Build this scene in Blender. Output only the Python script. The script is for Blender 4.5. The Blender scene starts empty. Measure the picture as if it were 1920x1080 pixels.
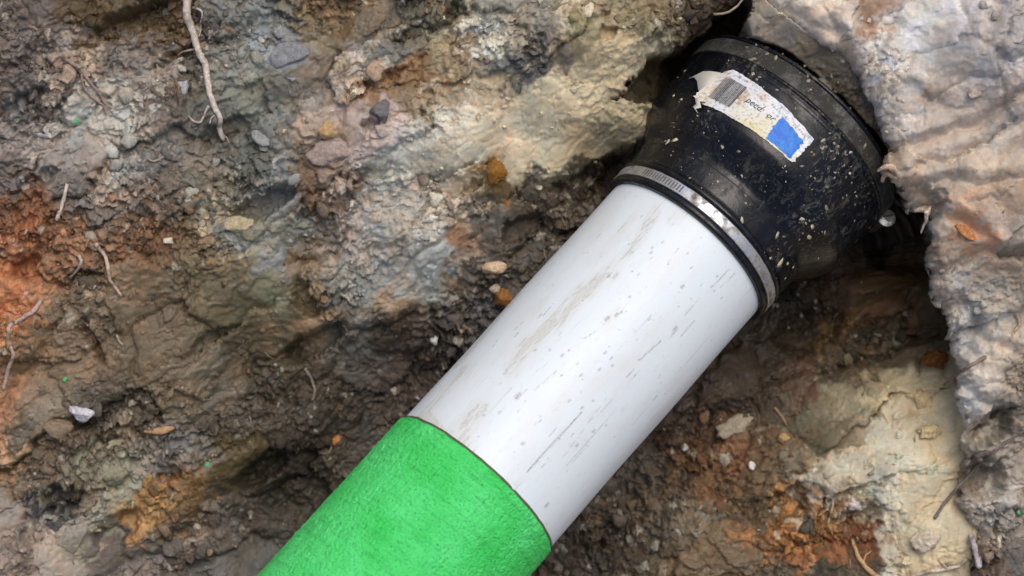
import bpy, bmesh, math, random
import numpy as np
from mathutils import Vector, Matrix, noise as mnoise

# ------------------------------------------------------------------ camera, sky, sun, exposure
S = 0.00031            # metres covered by one unit of the site grid (1920 units across)
D = 1.55               # height of the camera above the pipe axis at the coupling
scene = bpy.context.scene
C = scene.collection
cam = bpy.data.cameras.new('camera')
cam.sensor_width = 36.0
cam.lens = 18.0 / (960 * S / D)
cam.clip_start = 0.05
cam.clip_end = 200
cam.dof.use_dof = True
cam.dof.focus_distance = D - 0.045
cam.dof.aperture_fstop = 6.5
camo = bpy.data.objects.new('camera', cam)
camo.location = (0, 0, D)
C.objects.link(camo)
scene.camera = camo

SUN_EL, SUN_AZ = math.radians(62), math.radians(66)     # azimuth counted from +X towards +Y
w = bpy.data.worlds.new('World')
scene.world = w
w.use_nodes = True
wt = w.node_tree
sky = wt.nodes.new('ShaderNodeTexSky')
sky.sky_type = 'NISHITA'
sky.sun_disc = False
sky.sun_elevation = SUN_EL
sky.sun_rotation = math.pi / 2 - SUN_AZ
sky.air_density = 0.7
sky.dust_density = 4.0
sky.ozone_density = 0.0
wt.links.new(sky.outputs[0], wt.nodes['Background'].inputs[0])
wt.nodes['Background'].inputs[1].default_value = 0.15
sun = bpy.data.lights.new('sun', 'SUN')
sun.energy = 0.95
sun.angle = math.radians(40)
sun.color = (1.0, 0.97, 0.92)
suno = bpy.data.objects.new('sun', sun)
sd_ = Vector((math.cos(SUN_EL) * math.cos(SUN_AZ), math.cos(SUN_EL) * math.sin(SUN_AZ), math.sin(SUN_EL)))
suno.rotation_euler = sd_.to_track_quat('Z', 'Y').to_euler()
suno.location = sd_ * 3
C.objects.link(suno)
vs = scene.view_settings
vs.view_transform = 'Standard'
vs.look = 'None'
vs.gamma = 1.0
vs.use_curve_mapping = False
vs.exposure = 0.08

# ------------------------------------------------------------------ small helpers
rnd = random.Random(7)
f32 = np.float32

def lin(c):
    out = []
    for v in c:
        v = v / 255.0
        out.append(v / 12.92 if v <= 0.04045 else ((v + 0.055) / 1.055) ** 2.4)
    return np.array(out, f32)

def site(px, py, z=0.0):
    """photo position + height -> metres"""
    k = S * (D - z) / D
    return ((px - 960) * k, (540 - py) * k)

def tag(o, label=None, cat=None, group=None, kind=None):
    if label: o['label'] = label
    if cat: o['category'] = cat
    if group: o['group'] = group
    if kind: o['kind'] = kind
    return o

def link(name, me, mat=None, parent=None):
    o = bpy.data.objects.new(name, me)
    C.objects.link(o)
    if mat is not None and me is not None and not me.materials:
        me.materials.append(mat)
    if parent is not None:
        o.parent = parent
        o.matrix_parent_inverse = Matrix.Translation(-Vector(parent.location)) if parent.rotation_euler[:] == (0, 0, 0) else parent.matrix_basis.inverted()
    return o

def empty(name, loc, label, cat, group=None):
    o = bpy.data.objects.new(name, None)
    o.empty_display_size = 0.01
    o.location = loc
    C.objects.link(o)
    return tag(o, label, cat, group)

def np_mesh(name, V, F, col=None, smooth=True, alpha=None):
    """V (n,3), F (m,4) or (m,3) arrays"""
    me = bpy.data.meshes.new(name)
    V = np.ascontiguousarray(V, f32)
    F = np.ascontiguousarray(F, np.int32)
    n, m, k = len(V), len(F), F.shape[1]
    me.vertices.add(n)
    me.vertices.foreach_set('co', V.ravel())
    me.loops.add(m * k)
    me.loops.foreach_set('vertex_index', F.ravel())
    me.polygons.add(m)
    me.polygons.foreach_set('loop_start', np.arange(0, m * k, k, dtype=np.int32))
    me.polygons.foreach_set('loop_total', np.full(m, k, np.int32))
    me.polygons.foreach_set('use_smooth', np.full(m, smooth, bool))
    if col is not None:
        a = me.color_attributes.new('Col', 'FLOAT_COLOR', 'POINT')
        c4 = np.ones((n, 4), f32)
        c4[:, :3] = col
        if alpha is not None: c4[:, 3] = alpha
        a.data.foreach_set('color', c4.ravel())
    me.update(calc_edges=True)
    return me

def grid_faces(nu, nv, wrap_u=False):
    """vertex index = j*nu + i"""
    iu = np.arange(nu if wrap_u else nu - 1)
    jv = np.arange(nv - 1)
    I, J = np.meshgrid(iu, jv)
    I2 = (I + 1) % nu
    a = J * nu + I
    b = J * nu + I2
    c = (J + 1) * nu + I2
    d = (J + 1) * nu + I
    return np.stack([a, b, c, d], -1).reshape(-1, 4)

# ---- vector noise in numpy
def _hash(ix, iy, seed):
    h = (ix.astype(np.int64) * 374761393 + iy.astype(np.int64) * 668265263 + seed * 1442695041) & 0xFFFFFFFF
    h = ((h ^ (h >> 13)) * 1274126177) & 0xFFFFFFFF
    h = ((h ^ (h >> 16)) * 2246822519) & 0xFFFFFFFF
    return (h ^ (h >> 15)) & 0xFFFFFFFF

def hrand(ix, iy, seed):
    return (_hash(ix, iy, seed) / 4294967296.0).astype(f32)

def pn(x, y, seed=0):
    x0 = np.floor(x); y0 = np.floor(y)
    fx = (x - x0).astype(f32); fy = (y - y0).astype(f32)
    ix = x0.astype(np.int64); iy = y0.astype(np.int64)
    u = fx * fx * fx * (fx * (fx * 6 - 15) + 10)
    v = fy * fy * fy * (fy * (fy * 6 - 15) + 10)
    def g(dx, dy):
        a = hrand(ix + dx, iy + dy, seed) * f32(6.2831853)
        return np.cos(a) * (fx - dx) + np.sin(a) * (fy - dy)
    n0 = g(0, 0) * (1 - u) + g(1, 0) * u
    n1 = g(0, 1) * (1 - u) + g(1, 1) * u
    return (n0 * (1 - v) + n1 * v) * f32(1.5)

def fbm(x, y, wl, octv=4, seed=0, gain=0.5, ridge=False):
    out = np.zeros(x.shape, f32); a = 1.0; tot = 0
    for o in range(octv):
        n = pn(x / wl + 17.3 * o, y / wl - 9.1 * o, seed + o)
        if ridge: n = 1 - 2 * np.abs(n)
        out += a * n; tot += a; a *= gain; wl *= 0.5
    return out / f32(tot)

def voro(x, y, cell, seed=0, jit=0.9):
    """cells of broken soil: F1, F2, and the offset and random number of the owning cell"""
    gx = x / cell; gy = y / cell
    ix = np.floor(gx).astype(np.int64); iy = np.floor(gy).astype(np.int64)
    f1 = np.full(x.shape, 9, f32); f2 = np.full(x.shape, 9, f32)
    bx = np.zeros(x.shape, f32); by = np.zeros(x.shape, f32)
    ci = np.zeros(x.shape, np.int64); cj = np.zeros(x.shape, np.int64)
    for dj in (-1, 0, 1):
        for di in (-1, 0, 1):
            a = ix + di; b = iy + dj
            px_ = a + 0.5 + jit * (hrand(a, b, seed) - 0.5)
            py_ = b + 0.5 + jit * (hrand(a, b, seed + 51) - 0.5)
            dx = (gx - px_).astype(f32); dy = (gy - py_).astype(f32)
            d = np.sqrt(dx * dx + dy * dy)
            near = d < f1
            f2 = np.where(near, f1, np.minimum(f2, d))
            f1 = np.where(near, d, f1)
            bx = np.where(near, dx, bx); by = np.where(near, dy, by)
            ci = np.where(near, a, ci); cj = np.where(near, b, cj)
    return f1, f2, bx, by, ci, cj

def sstep(a, b, x):
    t = np.clip((x - a) / (b - a), 0, 1)
    return (t * t * (3 - 2 * t)).astype(f32)

def idw(X, Y, pts, val, soft, p):
    num = np.zeros(X.shape + (val.shape[1],), f32); den = np.zeros(X.shape, f32)
    for (qx, qy), v in zip(pts, val):
        wgt = (1.0 / (((X - qx) ** 2 + (Y - qy) ** 2) / (soft * soft) + 1) ** p).astype(f32)
        den += wgt
        for k in range(val.shape[1]):
            num[..., k] += wgt * f32(v[k])
    return num / den[..., None]

def poly_sd(X, Y, P):
    """signed distance, positive inside"""
    d2 = np.full(X.shape, 1e12, f32); ins = np.zeros(X.shape, bool)
    n = len(P)
    for i in range(n):
        x0, y0 = P[i]; x1, y1 = P[(i + 1) % n]
        ex, ey = x1 - x0, y1 - y0
        t = np.clip(((X - x0) * ex + (Y - y0) * ey) / (ex * ex + ey * ey + 1e-9), 0, 1)
        d2 = np.minimum(d2, (X - x0 - t * ex) ** 2 + (Y - y0 - t * ey) ** 2)
        cross = ((y0 > Y) != (y1 > Y)) & (X < (x1 - x0) * (Y - y0) / (y1 - y0 + 1e-12) + x0)
        ins ^= cross
    d = np.sqrt(d2)
    return np.where(ins, d, -d).astype(f32)

# ------------------------------------------------------------------ materials
def new_mat(name):
    m = bpy.data.materials.new(name)
    m.use_nodes = True
    nt = m.node_tree
    return m, nt, nt.nodes['Principled BSDF']

def N(nt, t, **kw):
    n = nt.nodes.new(t)
    for k, v in kw.items():
        if k in n.inputs: n.inputs[k].default_value = v
        else: setattr(n, k, v)
    return n

def noise_n(nt, vec, scale, detail=4, rough=0.55, dist=0.0):
    n = N(nt, 'ShaderNodeTexNoise', Scale=scale, Detail=detail, Roughness=rough, Distortion=dist)
    nt.links.new(vec, n.inputs['Vector'])
    return n.outputs[0]

def ramp(nt, val, a, b, ca=(0, 0, 0, 1), cb=(1, 1, 1, 1)):
    r = nt.nodes.new('ShaderNodeValToRGB')
    r.color_ramp.elements[0].position = a; r.color_ramp.elements[1].position = b
    r.color_ramp.elements[0].color = ca; r.color_ramp.elements[1].color = cb
    nt.links.new(val, r.inputs[0])
    return r.outputs[0]

def mixc(nt, fac, a, b, mode='MIX'):
    m = N(nt, 'ShaderNodeMix', data_type='RGBA', blend_type=mode)
    for sock, v in ((m.inputs['Factor'], fac), (m.inputs['A'], a), (m.inputs['B'], b)):
        pass
    fi, ai, bi = m.inputs[0], m.inputs[6], m.inputs[7]
    for s, v in ((fi, fac), (ai, a), (bi, b)):
        if hasattr(v, 'is_output') or isinstance(v, bpy.types.NodeSocket): nt.links.new(v, s)
        else: s.default_value = v if s is fi else (*v, 1) if len(v) == 3 else v
    return m.outputs[2]

def bump(nt, h, strength, dist, prev=None):
    b = N(nt, 'ShaderNodeBump', Strength=strength, Distance=dist)
    nt.links.new(h, b.inputs['Height'])
    if prev is not None: nt.links.new(prev, b.inputs['Normal'])
    return b.outputs[0]

def soil_mat(name, use_obj_color=False, wet=0.34):
    m, nt, bs = new_mat(name)
    pos = N(nt, 'ShaderNodeNewGeometry').outputs['Position']
    if use_obj_color:
        base = N(nt, 'ShaderNodeObjectInfo').outputs['Color']
    else:
        at_ = N(nt, 'ShaderNodeAttribute', attribute_name='Col')
        base, rgh = at_.outputs['Color'], at_.outputs['Alpha']
    n1 = noise_n(nt, pos, 420, 6, 0.65)
    n2 = noise_n(nt, pos, 1500, 4, 0.6)
    n3 = noise_n(nt, pos, 90, 5, 0.6, 0.5)
    v1 = ramp(nt, n1, 0.28, 0.72, (0.62, 0.60, 0.58, 1), (1.32, 1.32, 1.32, 1))
    v2 = ramp(nt, n2, 0.3, 0.7, (0.72, 0.70, 0.68, 1), (1.22, 1.23, 1.24, 1))
    c = mixc(nt, 1.0, base, v1, 'MULTIPLY')
    m1_ = c
    c = mixc(nt, 1.0, c, v2, 'MULTIPLY')
    mults = (m1_, c)
    nt.links.new(c, bs.inputs['Base Color'])
    r = ramp(nt, n3, 0.35, 0.65, (wet,) * 3 + (1,), (0.85,) * 3 + (1,))
    nt.links.new(r, bs.inputs['Roughness'])
    bs.inputs['Specular IOR Level'].default_value = 0.36
    nb = bump(nt, n1, 0.5, 0.0016)
    b1 = nb.node
    nb = bump(nt, n2, 0.45, 0.0006, nb)
    if not use_obj_color:
        for node, k_ in ((b1, 0.55), (nb.node, 0.5)):
            mu = N(nt, 'ShaderNodeMath', operation='MULTIPLY'); mu.inputs[1].default_value = k_
            nt.links.new(rgh, mu.inputs[0]); nt.links.new(mu.outputs[0], node.inputs['Strength'])
        fa = N(nt, 'ShaderNodeMath', operation='MULTIPLY_ADD'); fa.inputs[1].default_value = 0.75; fa.inputs[2].default_value = 0.22
        nt.links.new(rgh, fa.inputs[0])
        for lk in mults: nt.links.new(fa.outputs[0], lk.node.inputs[0])
    nt.links.new(nb, bs.inputs['Normal'])
    return m

M_soil = soil_mat('soil')
M_clod = soil_mat('clod_soil', True, 0.6)

def root_mat():
    m, nt, bs = new_mat('root_bark')
    pos = N(nt, 'ShaderNodeNewGeometry').outputs['Position']
    base = N(nt, 'ShaderNodeObjectInfo').outputs['Color']
    n1 = noise_n(nt, pos, 700, 5, 0.6)
    c = mixc(nt, 1.0, base, ramp(nt, n1, 0.3, 0.7, (0.6, 0.56, 0.52, 1), (1.15, 1.15, 1.15, 1)), 'MULTIPLY')
    n2 = noise_n(nt, pos, 180, 3)
    c = mixc(nt, ramp(nt, n2, 0.5, 0.72), c, (0.22, 0.17, 0.12))
    nt.links.new(c, bs.inputs['Base Color'])
    bs.inputs['Roughness'].default_value = 0.7
    nt.links.new(bump(nt, n1, 0.6, 0.001), bs.inputs['Normal'])
    return m
M_root = root_mat()

# ------------------------------------------------------------------ pipe and coupling axis
TILT = math.asin(0.275)
def line_frame():
    c0 = Vector((*site(1282, 471.5, 0), 0.0))
    zg = 0.0525
    g0 = Vector((*site(891.5, 909.5, zg), zg))
    a = (c0 - g0).normalized()
    return c0, g0, a
P0, G0, AX = line_frame()                       # AX points into the ground (towards the coupling)
side = AX.cross(Vector((0, 0, 1))).normalized() # to the right of the pipe, horizontal
up = side.cross(AX).normalized()                # out of the pipe towards the sky
GREEN_L = (P0 - G0).length
PIPE_R = 176.5 * S

def on_axis(l, r, th):
    """l metres along the axis from the coupling mouth, radius r, th = 0 faces up, + to the right"""
    return P0 + AX * l + up * (r * math.cos(th)) + side * (r * math.sin(th))
def ring_pts(l, r, th):
    l = np.asarray(l)[..., None]; r = np.asarray(r)[..., None]; th = np.asarray(th)[..., None]
    return (np.array(P0) + l * np.array(AX) + r * np.cos(th) * np.array(up) + r * np.sin(th) * np.array(side))
TPX = S / math.cos(TILT)                        # axis metres per photo unit
def RPX(t, r):                                  # photo radius at axis position t -> metres
    l = t * TPX
    return r * S * (1 + l * math.sin(TILT) / D)

# ------------------------------------------------------------------ ground: heights
HC = """0,0,12 200,40,4 400,50,-4 800,50,2 1000,90,14 1120,60,30 1250,40,34 1330,10,26 1100,180,8 1180,215,-6 1150,300,-45 1000,300,-12
950,450,-40 1060,420,-50 850,600,-58 750,720,-88 650,850,-98 500,1000,-98 500,700,-52 560,800,-62 300,600,-20 300,900,-45 0,540,2 0,1080,-20 100,900,-26 150,760,-20
300,300,-6 600,300,-8 600,480,-28 700,200,0 850,220,4 800,400,-22 700,560,-42 450,450,-14 150,450,-2 380,1060,-60 250,1060,-40
1400,300,-118 1282,471,-84 1100,700,-78 900,900,-80 700,1060,-84 1450,620,-96 1550,560,-104 1650,480,-110 1700,400,-112 1720,600,-92 1600,680,-86 1450,800,-80 1300,850,-82
1200,1000,-78 1300,1050,-66 1100,1070,-80 1500,1000,-60 1600,1000,-52 1600,850,-50 1700,780,-46 1740,700,-62 1700,900,-30 1750,1000,-26 1780,850,-36 1500,900,-66
1420,30,8 1380,70,-10 1500,90,14 1600,190,8 1650,270,-6 1350,40,-20 1640,330,-70 1560,300,-100 1450,200,-90 1320,140,-90 1680,1060,-30
1900,300,-20 1900,600,-30 1900,900,-30 1900,1060,-20 1800,60,0"""
TC = """1430,10,44 1500,20,50 1600,80,60 1700,200,64 1590,120,52 1650,240,52 1680,310,54 1800,300,64 1900,100,92 1900,400,58 1790,450,36 1740,400,40 1800,560,18 1850,700,4 1850,850,-10 1900,1000,-4 1920,1080,2 1830,950,-16 1860,620,14"""
def parse(s):
    a = np.array([[float(v) for v in q.split(',')] for q in s.split()])
    return a
hc = parse(HC); tc = parse(TC)
def wp(px, py, zmm):
    k = (D - zmm * 0.001) / D
    return (960 + (px - 960) * k, 540 + (py - 540) * k)
hc_p = np.array([wp(*q) for q in hc]); tc_p = np.array([wp(*q) for q in tc])

BANK = [wp(x, y, z) for x, y, z in [(1400, -90, 44), (1434, -15, 44), (1462, 20, 46), (1500, 44, 50), (1544, 78, 52), (1584, 102, 52), (1612, 146, 52), (1640, 198, 52), (1658, 248, 52), (1672, 288, 52), (1652, 318, 50),
        (1690, 348, 46), (1716, 372, 42), (1722, 396, 40), (1752, 402, 38), (1750, 470, 34), (1753, 545, 22), (1783, 600, 14), (1786, 650, 10), (1798, 690, 6), (1793, 740, 0), (1815, 800, -6), (1812, 860, -10),
        (1800, 940, -16), (1838, 1000, -12), (1828, 1090, -8), (1850, 1300, 0), (2600, 1400, 0), (2600, -700, 60), (1300, -700, 60)]]
HOLE = [wp(x, y, 18) for x, y in [(1148, 182), (1172, 160), (1200, 134), (1215, 110), (1288, 84), (1330, 52), (1358, 20), (1392, -10), (1400, 30), (1372, 80), (1320, 140), (1290, 200), (1250, 240), (1226, 196), (1190, 186)]]
HOLE2 = [wp(x, y, -10) for x, y in [(1118, 335), (1130, 292), (1160, 276), (1222, 250), (1240, 300), (1180, 350), (1140, 372)]]

def axis_grid(lo, hi, step, far):
    mid = np.arange(lo, hi + step, step)
    def grow(start):
        off = [0.0]; d = step
        while off[-1] < far:
            if d < 6.0: d *= 1.08
            elif off[-1] > 520: d *= 1.13
            off.append(off[-1] + d)
        return np.array(off[1:])
    off = grow(step)
    return np.concatenate([lo - off[::-1], mid, mid[-1] + off])
STEP = 2.2
gx = axis_grid(-70, 1990, STEP, 9000)
gy = axis_grid(-60, 1140, STEP, 9000)
NX, NY = len(gx), len(gy)
X, Y = np.meshgrid(gx.astype(np.float64), gy.astype(np.float64))
Xf = X.astype(f32); Yf = Y.astype(f32)

# domain warp shared by everything
wx = fbm(Xf, Yf, 150, 4, 101) ; wy = fbm(Xf, Yf, 150, 4, 151)
wx2 = fbm(Xf, Yf, 40, 3, 201); wy2 = fbm(Xf, Yf, 40, 3, 251)
wx3 = fbm(Xf, Yf, 11, 2, 221); wy3 = fbm(Xf, Yf, 11, 2, 271)
Xw = Xf + 26 * wx + 9 * wx2; Yw = Yf + 26 * wy + 9 * wy2

base = idw(Xf, Yf, hc_p, hc[:, 2:3], 70, 2.0)[..., 0]
top = idw(Xf, Yf, tc_p, tc[:, 2:3], 90, 2.0)[..., 0]

# smooth, smeared places versus crumbly ones
SM = """1120,90,90,.93 1150,200,85,.93 1000,200,85,.9 890,190,80,.85 1060,250,70,.85 950,235,60,.8 1190,120,60,.9 800,150,80,.6 950,240,60,.3 1460,80,90,.6 1700,830,60,.9 1750,760,50,.9 1720,960,40,.7 1780,1000,40,.6 1800,270,170,.95 1870,150,130,.85 1740,80,130,.8 1600,60,70,.7 1850,420,90,.6 1700,320,60,.6 1580,880,50,.6
820,490,45,.8 540,105,45,.8 620,200,40,.5 450,560,110,.75 550,650,60,.8 700,300,50,.4 250,640,80,.4 480,440,50,.5 380,640,80,.6 160,240,50,.7 100,300,50,.4 260,100,70,.4 500,270,60,.4"""
sm = np.zeros(X.shape, f32)
SAND_A = [wp(x, y, 2) for x, y in [(690, 335), (735, 275), (790, 240), (850, 212), (920, 182), (1000, 168), (1062, 135), (1100, 92), (1150, 72), (1235, 88), (1205, 128), (1168, 165), (1190, 190), (1232, 200), (1215, 270), (1150, 282), (1118, 308), (1062, 332), (1000, 305), (960, 345), (925, 290), (850, 318), (790, 335)]]
SAND_B = [wp(x, y, -35) for x, y in [(1495, 905), (1540, 872), (1612, 845), (1636, 795), (1688, 742), (1716, 690), (1770, 688), (1800, 715), (1815, 800), (1815, 860), (1800, 940), (1815, 1000), (1800, 1120), (1655, 1120), (1648, 1000), (1668, 962), (1632, 922), (1600, 902), (1545, 918)]]
rn_ = 20 * wx + 16 * wx2 + 10 * wx3 + 8 * wy2
sandA = sstep(-5, 7, poly_sd(Xf, Yf, SAND_A) + rn_); sandB = sstep(-5, 7, poly_sd(Xf, Yf, SAND_B) + rn_)
for q in SM.split():
    a, b, r, v = [float(t) for t in q.split(',')]
    sm = np.maximum(sm, v * np.exp(-(((Xw - a) ** 2 + (Yw - b) ** 2) / (r * r)) ** 1.5).astype(f32))
sm = np.maximum(sm, 0.86 * sandA * (0.55 + 0.45 * sstep(800, 960, Xf)))
sm = np.maximum(sm, sandB * (0.25 + 0.65 * sstep(1690, 1760, Xf)))
crumb0 = np.clip(0.62 + 0.75 * fbm(Xf, Yf, 190, 3, 301), 0.12, 1.0) * (1 - 0.92 * sm)

# the smeared bedding runs from lower left to upper right
ca, sa = math.cos(math.radians(-32)), math.sin(math.radians(-32))
U = (Xw * ca + Yw * sa); Vv = (-Xw * sa + Yw * ca)
v60 = voro(U * 0.6 + 7 * wx3, Vv + 7 * wy3, 58, 501)
v26 = voro(U * 0.75 + 5 * wx3, Vv + 5 * wy3, 25, 511)
v12 = voro(Xw + 3 * wx3, Yw + 3 * wy3, 12.5, 521)
v6 = voro(Xf + 2 * wx3, Yf + 2 * wy3, 6.8, 531)
# single clods come away with smooth faces, others crumble
v120 = voro(U * 0.55 + 10 * wx2, Vv + 10 * wy2, 92, 541)
sl = sstep(0.50, 0.58, hrand(v120[4], v120[5], 94))
smooth60 = hrand(v60[4], v60[5], 91); smooth26 = hrand(v26[4], v26[5], 92)
crumb0 = crumb0 * (1 - 0.80 * sl)
crumb = crumb0 * (0.16 + 0.84 * sstep(0.34, 0.46, smooth60)) * (0.4 + 0.6 * sstep(0.25, 0.4, smooth26))
detail = 6.0 * fbm(Xf, Yf, 170, 4, 401) + 1.6 * fbm(U * 0.6, Vv, 46, 4, 421, 0.55, True) * (0.35 + 0.65 * crumb0)
# ledges where layers have broken off
tl = fbm(U * 0.6, Vv, 170, 5, 491, 0.5) * 4.5 + 0.5 * (hrand(v60[4], v60[5], 93) - 0.5) * 2
tm = sstep(-0.05, 0.25, fbm(Xf, Yf, 210, 3, 497))
detail += 5.0 * (np.floor(tl) + sstep(0.80, 1.0, tl - np.floor(tl)) - tl * 0.75) * (1 - 0.7 * sm) * tm
tl2 = fbm(U * 0.5, Vv, 60, 4, 495, 0.55) * 4
detail += 1.3 * sstep(0.0, 0.3, fbm(Xf, Yf, 110, 3, 498)) * (np.floor(tl2) + sstep(0.75, 1.0, tl2 - np.floor(tl2)) - tl2 * 0.7) * (1 - 0.8 * sm)
def facets(v, amp, tilt, groove, seed):
    f1, f2, bx, by, ci, cj = v
    h = (hrand(ci, cj, seed) - 0.45) * amp
    h += (bx * (hrand(ci, cj, seed + 1) - 0.5) + by * (hrand(ci, cj, seed + 2) - 0.5)) * 2 * tilt
    h -= groove * (1 - sstep(0.0, 0.22, f2 - f1))
    h -= 0.35 * amp * f1 * f1
    return h
on60 = sstep(0.35, 0.5, hrand(v60[4], v60[5], 77)) ; on26 = sstep(0.25, 0.4, hrand(v26[4], v26[5], 78)); on12 = sstep(0.3, 0.5, hrand(v12[4], v12[5], 79))
calm = 1 - np.maximum(0.8 * sandA, 0.5 * sandB)
detail += facets(v120, 9.0, 9.5, 3.0, 641) * calm
detail += 0.8 * fbm(U * 0.12, Vv, 9, 3, 645) * sl          # spade striations
detail += facets(v60, 6.5, 6.5, 2.6, 601) * (0.25 + 0.75 * crumb0) * on60 * calm
detail += facets(v26, 5.0, 4.4, 2.0, 611) * (0.08 + 0.92 * crumb) * on26
detail += facets(v12, 3.4, 2.6, 1.2, 621) * (0.03 + 0.97 * crumb) * on12
detail += facets(v6, 1.7, 1.1, 0.7, 631) * crumb
detail += 1.2 * fbm(Xf, Yf, 22, 4, 441, 0.55) * (0.2 + 0.8 * crumb)
rag = np.abs(fbm(Xw + 6 * wx3, Yw + 6 * wy3, 52, 5, 445, 0.62))
rag2 = np.abs(fbm(U * 0.7 + 4 * wx3, Vv + 4 * wy3, 20, 4, 448, 0.6))
ragm = 0.45 + 1.25 * sstep(-0.22, 0.34, fbm(Xf, Yf, 230, 3, 443))
# curved spade marks around a smeared hollow
arc_r = np.hypot((Xf - 485) * 0.85, Yf - 735) + 9 * wx2 + 6 * wx
arc_m = np.exp(-((arc_r - 105) / 42) ** 2) * sstep(20, -40, Yf - 735)
detail += 1.9 * arc_m * np.abs(((arc_r / 17) % 1) - 0.35)
clod_h = (23 * (rag - 0.16) + 14 * (rag2 - 0.16)) * (0.1 + 0.9 * crumb0) * ragm
clod_h = clod_h * (1 - 0.75 * arc_m)
detail += clod_h
HOLLOW = '''240,48,105,30,13 485,376,58,24,17 560,556,26,46,13 575,655,75,32,17 850,14,20,13,10 692,236,16,12,8 302,902,18,16,12 160,800,44,13,10 1704,388,46,44,34 1085,338,46,36,20 1766,748,11,9,9 1862,800,48,34,16 1858,905,46,44,14
50,500,40,16,9 60,345,60,14,8 420,250,70,20,8 330,110,60,12,8 40,190,60,14,8 860,70,40,16,7 1140,70,26,14,7 980,420,50,22,12 880,350,26,10,8 640,380,30,14,8 700,330,40,12,7 470,900,60,26,12 540,960,60,50,12 200,1000,60,30,10 90,940,36,22,12 1350,820,60,40,10 1550,620,70,40,12 1500,965,50,30,9 1640,985,40,26,9 1700,470,40,50,14 380,640,70,12,9 160,640,16,40,10 720,150,70,10,6 780,60,50,12,8'''
for q in HOLLOW.split():
    a, b, ra, rb, dp = [float(t) for t in q.split(',')]
    hx = Xw + 8 * wx3 - a; hy = Yw + 8 * wy3 - b
    hu = hx * 0.9 - hy * 0.44; hv = hx * 0.44 + hy * 0.9
    if ra == rb or rb < 14 and ra < 14: hu, hv = hx, hy
    detail -= 1.6 * dp * (1 - sstep(0.55, 1.15, np.sqrt((hu / ra) ** 2 + (hv / rb) ** 2)))
# fine cracks in the smooth clay
cr = np.abs(fbm(Xw, Yw, 70, 4, 451, 0.6))
detail -= 1.6 * (1 - sstep(0.0, 0.035, cr)) * sstep(-0.1, 0.2, fbm(Xf, Yf, 120, 2, 461))
# folds pulled across the pale bank on the right
fold = 1.3 * fbm(Xw * 0.55, Yw + 0.5 * Xw, 210, 4, 471, 0.5) + 0.5 * fbm(Xw, Yw, 60, 4, 475, 0.55)
CREASE = [([(1690, 275), (1745, 262), (1790, 240), (1830, 238), (1880, 195), (1935, 160)], 7, 7), ([(1720, 312), (1790, 300), (1850, 272), (1930, 215)], 6, 8), ([(1700, 165), (1728, 190), (1765, 196)], 4, 9), ([(1480, 15), (1530, 50), (1562, 62)], 4, 9),
          ([(1668, 50), (1642, 105), (1622, 165)], 5, 10), ([(1740, 395), (1800, 410), (1850, 440)], 6, 8), ([(1700, 350), (1770, 335), (1830, 345), (1925, 330)], 5, 8), ([(1560, 40), (1590, 90), (1600, 130)], 4, 8), ([(1850, 20), (1830, 80), (1860, 120)], 4, 9),
          ([(1765, 560), (1830, 575), (1870, 640), (1925, 660)], 7, 9), ([(1800, 500), (1850, 470), (1925, 480)], 6, 8), ([(1830, 720), (1870, 760), (1925, 770)], 7, 9), ([(1850, 590), (1840, 660), (1815, 700)], 5, 7)]
crease = np.zeros(X.shape, f32)
for pts_, dep_, wid_ in CREASE:
    pts_ = [wp(a, b, 50) for a, b in pts_]
    d_ = np.full(X.shape, 1e6, f32); sgn = np.zeros(X.shape, f32)
    for (x0, y0), (x1, y1) in zip(pts_[:-1], pts_[1:]):
        ex, ey = x1 - x0, y1 - y0
        hx = Xf + 9 * wx2 - x0; hy = Yf + 9 * wy2 - y0
        t_ = np.clip((hx * ex + hy * ey) / (ex * ex + ey * ey), 0, 1)
        dd = np.hypot(hx - t_ * ex, hy - t_ * ey).astype(f32)
        sg = np.sign(hx * ey - hy * ex)
        sgn = np.where(dd < d_, sg, sgn); d_ = np.minimum(d_, dd)
    wid_ *= 1.25; dep_ *= 0.6
    crease += -dep_ * np.exp(-(d_ / wid_) ** 2) + 0.75 * dep_ * np.exp(-((d_ - 2.2 * wid_) / (1.6 * wid_)) ** 2) * (sgn > 0)

edge_n = 14 * wx2 + 4 * wx3 + 12 * wx + 15 * (hrand(v26[4], v26[5], 95) - 0.5) + 7 * (hrand(v12[4], v12[5], 96) - 0.5)
edge_b = edge_n * (0.30 + 0.70 * sstep(230, 330, Yf) - 0.2 * sstep(440, 560, Yf))
b_raw = poly_sd(Xf, Yf, BANK)
b_sd = b_raw + edge_b * 0.85
h_raw = poly_sd(Xf, Yf, HOLE)
h_sd = h_raw + edge_n * 0.7
h2_sd = poly_sd(Xf, Yf, HOLE2) + edge_n * 0.5
BW = 9.0
bk = sstep(-BW, 0, b_sd)
Z = base + detail * (0.75 + 0.25 * bk)
STRIP = [wp(x, y, 18) for x, y in [(1388, -40), (1386, 46), (1400, 76), (1440, 95), (1474, 116), (1522, 157), (1572, 207), (1616, 255), (1644, 298), (1700, 300), (1700, -40)]]
s_raw = poly_sd(Xf, Yf, STRIP)
sk = sstep(-10, 3, s_raw + 4 * wx2)
Z = Z * (1 - sk) + (29 + 0.22 * np.clip(s_raw, 0, 90) + detail * 0.35) * sk
Z -= 78 * sstep(-2, 12, h_sd) * (1 - sk)
Z -= 40 * sstep(-4, 22, h2_sd)
upper = 1 - sstep(430, 620, Yf)
ztop = top + detail * (0.8 - 0.5 * upper) + (2.5 + 3.5 * upper) * fold * sstep(0, 60, b_sd) + crease - 15 * (1 - np.sqrt(1 - (1 - np.clip(b_sd / 48, 0, 1)) ** 2))
Z = Z * (1 - bk) + ztop * bk
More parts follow.
